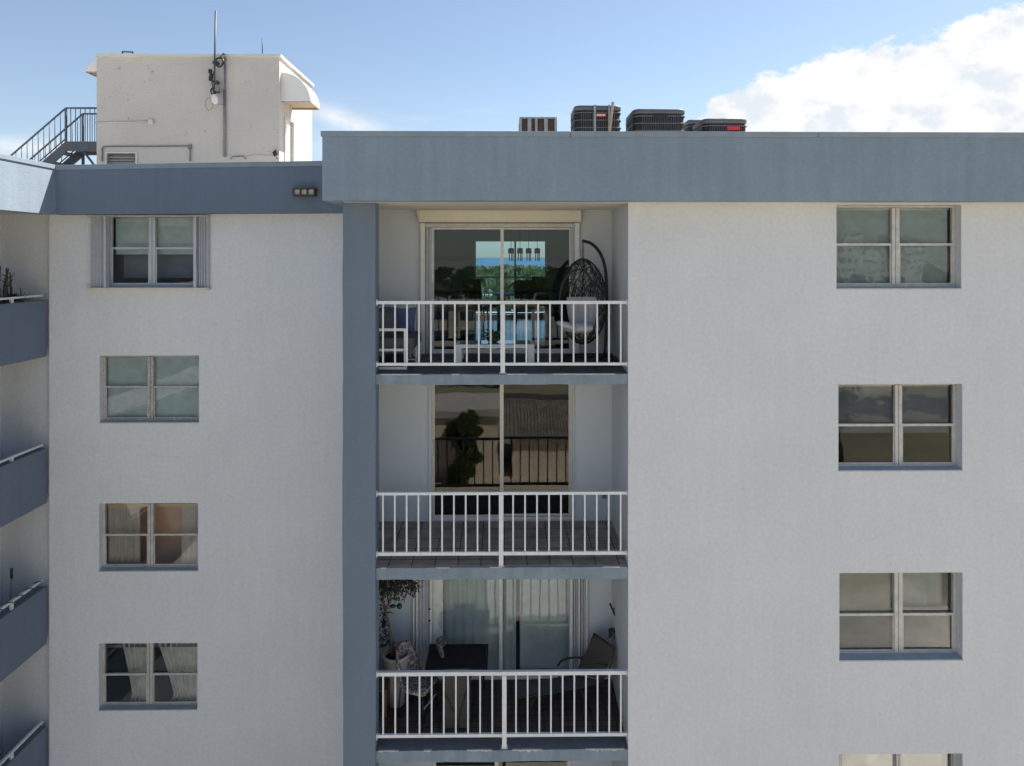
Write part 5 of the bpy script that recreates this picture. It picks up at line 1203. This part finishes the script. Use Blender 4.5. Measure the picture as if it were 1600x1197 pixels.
# ------------------------------------------------------------------ trees, palms and buildings of the surroundings
def leaf_crown(rs, blobs, n, size, mt, name='crown', parent=None):
    m = MB()
    for _ in range(n):
        c, rx_, rz_ = rs.choice(blobs); d = Vector((rs.gauss(0, 1), rs.gauss(0, 1), rs.gauss(0, 1))).normalized(); rad = rs.uniform(.55, 1.05)
        p = Vector(c)+Vector((d.x*rx_*rad, d.y*rx_*rad, d.z*rz_*rad)); u_ = Vector((rs.gauss(0, 1), rs.gauss(0, 1), rs.gauss(0, 1))).normalized(); v_ = u_.orthogonal().normalized(); s_ = size*rs.uniform(.5, 1.2)
        m.add([p+u_*s_, p+v_*s_*.6, p-u_*s_, p-v_*s_*.6], [(0, 1, 2, 3)])
    return m.build(name, mt, parent)
def tree(x, y, h, w, label, sd, group=None, n=1500, columnar=False):
    rs = random.Random(sd); t = thing('broadleaf_tree', (0, 0, 0), label, 'tree', group)
    m = MB(); m.tube([(0, 0, 0), (.1, .05, h*.3), (.0, .1, h*.55)], [w*.05+.1, w*.04+.06, .06], 8)
    for k in range(6): a = rs.uniform(0, 6.28); m.tube([(.05, .05, h*.3+k*.06*h*.5), (w*.3*math.cos(a), w*.3*math.sin(a), h*.6+rs.uniform(-.5, .8))], [.09, .04], 6)
    m.build('trunk', M['bark'], t)
    bl = []
    for k in range(14):
        a = rs.uniform(0, 6.28); r_ = w*.5*rs.uniform(.1, .75); bl.append(((r_*math.cos(a), r_*math.sin(a), h*((.12+.8*k/13) if columnar else rs.uniform(.5, .9))), w*rs.uniform(.14, .26), h*rs.uniform(.07, .14)))
    leaf_crown(rs, bl, n, .14+.03*w/3, M['leaf_far'], 'crown', t)
    t.location = (x, y, GZ); WL[t.name] = Vector((x, y, GZ)); return t
def palm(x, y, h, label, sd, group=None):
    rs = random.Random(sd); t = thing('palm_tree', (0, 0, 0), label, 'palm', group)
    m = MB(); m.tube(smooth([(0, 0, 0), (.2, 0, h*.4), (.25, .1, h*.75), (.4, .1, h)]), .13, 7); m.build('trunk', M['bark_pale'], t)
    m = MB()
    for k in range(20):
        a = 2*math.pi*k/20+rs.uniform(-.1, .1); e = rs.uniform(-.3, 1.0); L_ = rs.uniform(1.8, 2.4); pr = None
        for q_ in range(8):
            s_ = q_/7; r_ = L_*s_*math.cos(e*(1-.4*s_)); z = h+L_*(math.sin(e)*s_-1.0*s_*s_*.8); c = Vector((.4+r_*math.cos(a), .1+r_*math.sin(a), z)); sd_ = Vector((-math.sin(a), math.cos(a), 0))*(.30*math.sin(math.pi*min(1, s_*.85+.12)))
            dn_ = Vector((0, 0, -.16*(s_*(1-s_)*4)))
            if pr: m.quad(pr[0], c, c+sd_+dn_, pr[1]); m.quad(pr[0], pr[2], c-sd_+dn_, c)
            pr = (c, c+sd_+dn_, c-sd_+dn_)
    m.build('fronds', M['leaf_far'], t); t.location = (x, y, GZ); WL[t.name] = Vector((x, y, GZ)); return t
T0 = tree(-3.0, -28, 5.2, 3.0, 'tall narrow green tree growing from the beige paving', 31, None, 6500, True)
T1 = tree(0, 0, 8, 8, 'broad tree of the wood', 32, 'trees around the block', 1800)
T2 = tree(0, 0, 10, 7, 'broad tree of the wood', 33, 'trees around the block', 1800)
P1 = palm(0, 0, 11, 'palm', 34, 'palms toward the sea'); P2 = palm(0, 0, 13, 'palm', 35, 'palms toward the sea')
LB_S = 'sunlit tree seen through the top sliding door, before the sea'; LB_N = 'tree mirrored in the window glass, across the street'
LB_P = 'palm seen through the top sliding door against the sea'
first = {T1: True, T2: True, P1: True, P2: True}
def place(src, x, y, s, label):
    rz = rnd.uniform(0, 6.28)
    if first[src]: first[src] = False; src.location = (x, y, GZ); src.rotation_euler = (0, 0, rz); src.scale = (s, s, s); src['label'] = label; return src
    return copy_tree(src, (x, y, GZ), label, rz, s)
for k in range(34):
    y = rnd.uniform(75, 330); x = y*rnd.uniform(-.075, .075)+rnd.uniform(-2, 2); place(rnd.choice((T1, T2)), x, y, rnd.uniform(.85, 1.35), LB_S)
for k in range(14):
    y = rnd.uniform(80, 260); x = y*rnd.uniform(-.07, .07); place(rnd.choice((P1, P2)), x, y, rnd.uniform(.9, 1.15), LB_P)
for k in range(46):
    y = -rnd.uniform(66, 190); x = -y*rnd.uniform(-.8, .8); place(rnd.choice((T1, T2)), x, y, rnd.uniform(.7, 1.4), LB_N)
for x, y, s in ((14, -27, .6), (18, -34, .9), (-14, -31, .8), (-22, -40, 1.0), (27, -37, .8), (-9.5, -49, .6), (12, -49.5, .55)): place(rnd.choice((T1, T2)), x, y, s, LB_N)
def house(x0, x1, y0, y1, h, label, wm, rm, storeys, nwin, pitched=False, face=1, name='apartment_house'):
    """far block; its windowed side faces +Y when face=1"""
    t = thing(name, ((x0+x1)/2, (y0+y1)/2, GZ), label, 'building')
    m = MB(); m.box(x0, x1, y0, y1, GZ, GZ+h); w = m.build('wall', wm, t)
    m = MB()
    if pitched: m.prism([(y0-.5, GZ+h+.001), (y1+.5, GZ+h+.001), ((y0+y1)/2, GZ+h+(y1-y0)*.28)], x0-.5, x1+.5, 'x')
    else: m.box(x0-.3, x1+.3, y0-.3, y1+.3, GZ+h+.001, GZ+h+.5)
    m.build('roof', rm, t)
    yf = y1 if face > 0 else y0
    for s_ in range(storeys):
        for k in range(nwin):
            cx_ = x0+(x1-x0)*(k+.5)/nwin; cz = GZ+h*(s_+.55)/storeys; ww = (x1-x0)/nwin*.28; hh = h/storeys*.22
            m = MB(); m.box(cx_-ww, cx_+ww, yf-.05, yf+.04, cz-hh, cz+hh); m.build('window', M['far_window'], t)
    return t
house(-40, -19, -75, -63, 15, 'white five-storey block mirrored in the left windows', M['house_white'], M['house_roof'], 5, 5)
house(-16, 5, -96, -84, 9, 'beige three-storey block mirrored in the middle balcony doors', M['house_beige'], M['house_roof'], 3, 5)
house(12, 34, -88, -76, 12, 'white four-storey block mirrored in the right windows', M['house_white'], M['house_roof'], 4, 5)
house(42, 62, -82, -70, 7, 'low beige block with a tiled roof mirrored in the right windows', M['house_beige'], M['house_tile'], 2, 4, True)
house(-90, -62, -120, -104, 18, 'tall white block far across the street', M['house_white'], M['house_roof'], 6, 6)
house(-7.5, -.4, -36, -29.5, 4.6, 'low beige garden building behind the narrow tree', M['house_beige'], M['house_roof'], 1, 0, name='garden_building')
house(.6, 9, -37, -29.5, 3.0, 'low building with a grey-brown pitched roof beside the beige one', M['house_beige'], M['plank_roof'], 1, 0, True, name='garden_building')
house(3, 9, 118, 128, 8.5, 'pale low house among the trees before the sea', M['house_white'], M['house_roof'], 2, 3, face=-1, name='seaside_house')
house(-12, -2.5, 150, 162, 7.5, 'beige low house left among the seaside trees', M['house_beige'], M['house_roof'], 2, 3, face=-1, name='seaside_house')
house(-60, -44, -90, -79, 22, 'tall white block with balconies mirrored in the shuttered window', M['house_white'], M['house_roof'], 7, 5)
for k, (x, w_, h_, lb) in enumerate(((112, 14, 21, 'stepped'), (130, 10, 26, 'slender'), (144, 16, 19, 'broad'), (164, 9, 24, 'narrow'), (96, 10, 18, 'low'))):
    house(x, x+w_, -262-k*6, -248-k*6, h_, lb+' pale tower on the skyline mirrored in the top right window', M['house_white'], M['house_roof'], 6, 4)
m = MB()
rs = random.Random(77)
for k in range(5200):
    y = -rs.uniform(190, 520); x = rs.uniform(-1, 1)*-y*.9; p = Vector((x, y, GZ+rs.uniform(0, 1)**.5*8)); u_ = Vector((rs.gauss(0, 1), rs.gauss(0, 1), rs.gauss(0, 1))).normalized(); v_ = u_.orthogonal().normalized(); s_ = rs.uniform(1.5, 3.5)
    m.add([p+u_*s_, p+v_*s_, p-u_*s_, p-v_*s_], [(0, 1, 2, 3)])
for k in range(2600):
    y = rs.uniform(330, 630); x = rs.uniform(-1, 1)*y*.2; p = Vector((x, y, GZ+rs.uniform(0, 1)**.5*9)); u_ = Vector((rs.gauss(0, 1), rs.gauss(0, 1), rs.gauss(0, 1))).normalized(); v_ = u_.orthogonal().normalized(); s_ = rs.uniform(1.0, 2.5)
    m.add([p+u_*s_, p+v_*s_, p-u_*s_, p-v_*s_], [(0, 1, 2, 3)])
tag(m.build('distant_woodland', M['leaf_far'], None), 'far green treetops massed toward the horizon', 'woodland', kind='stuff')
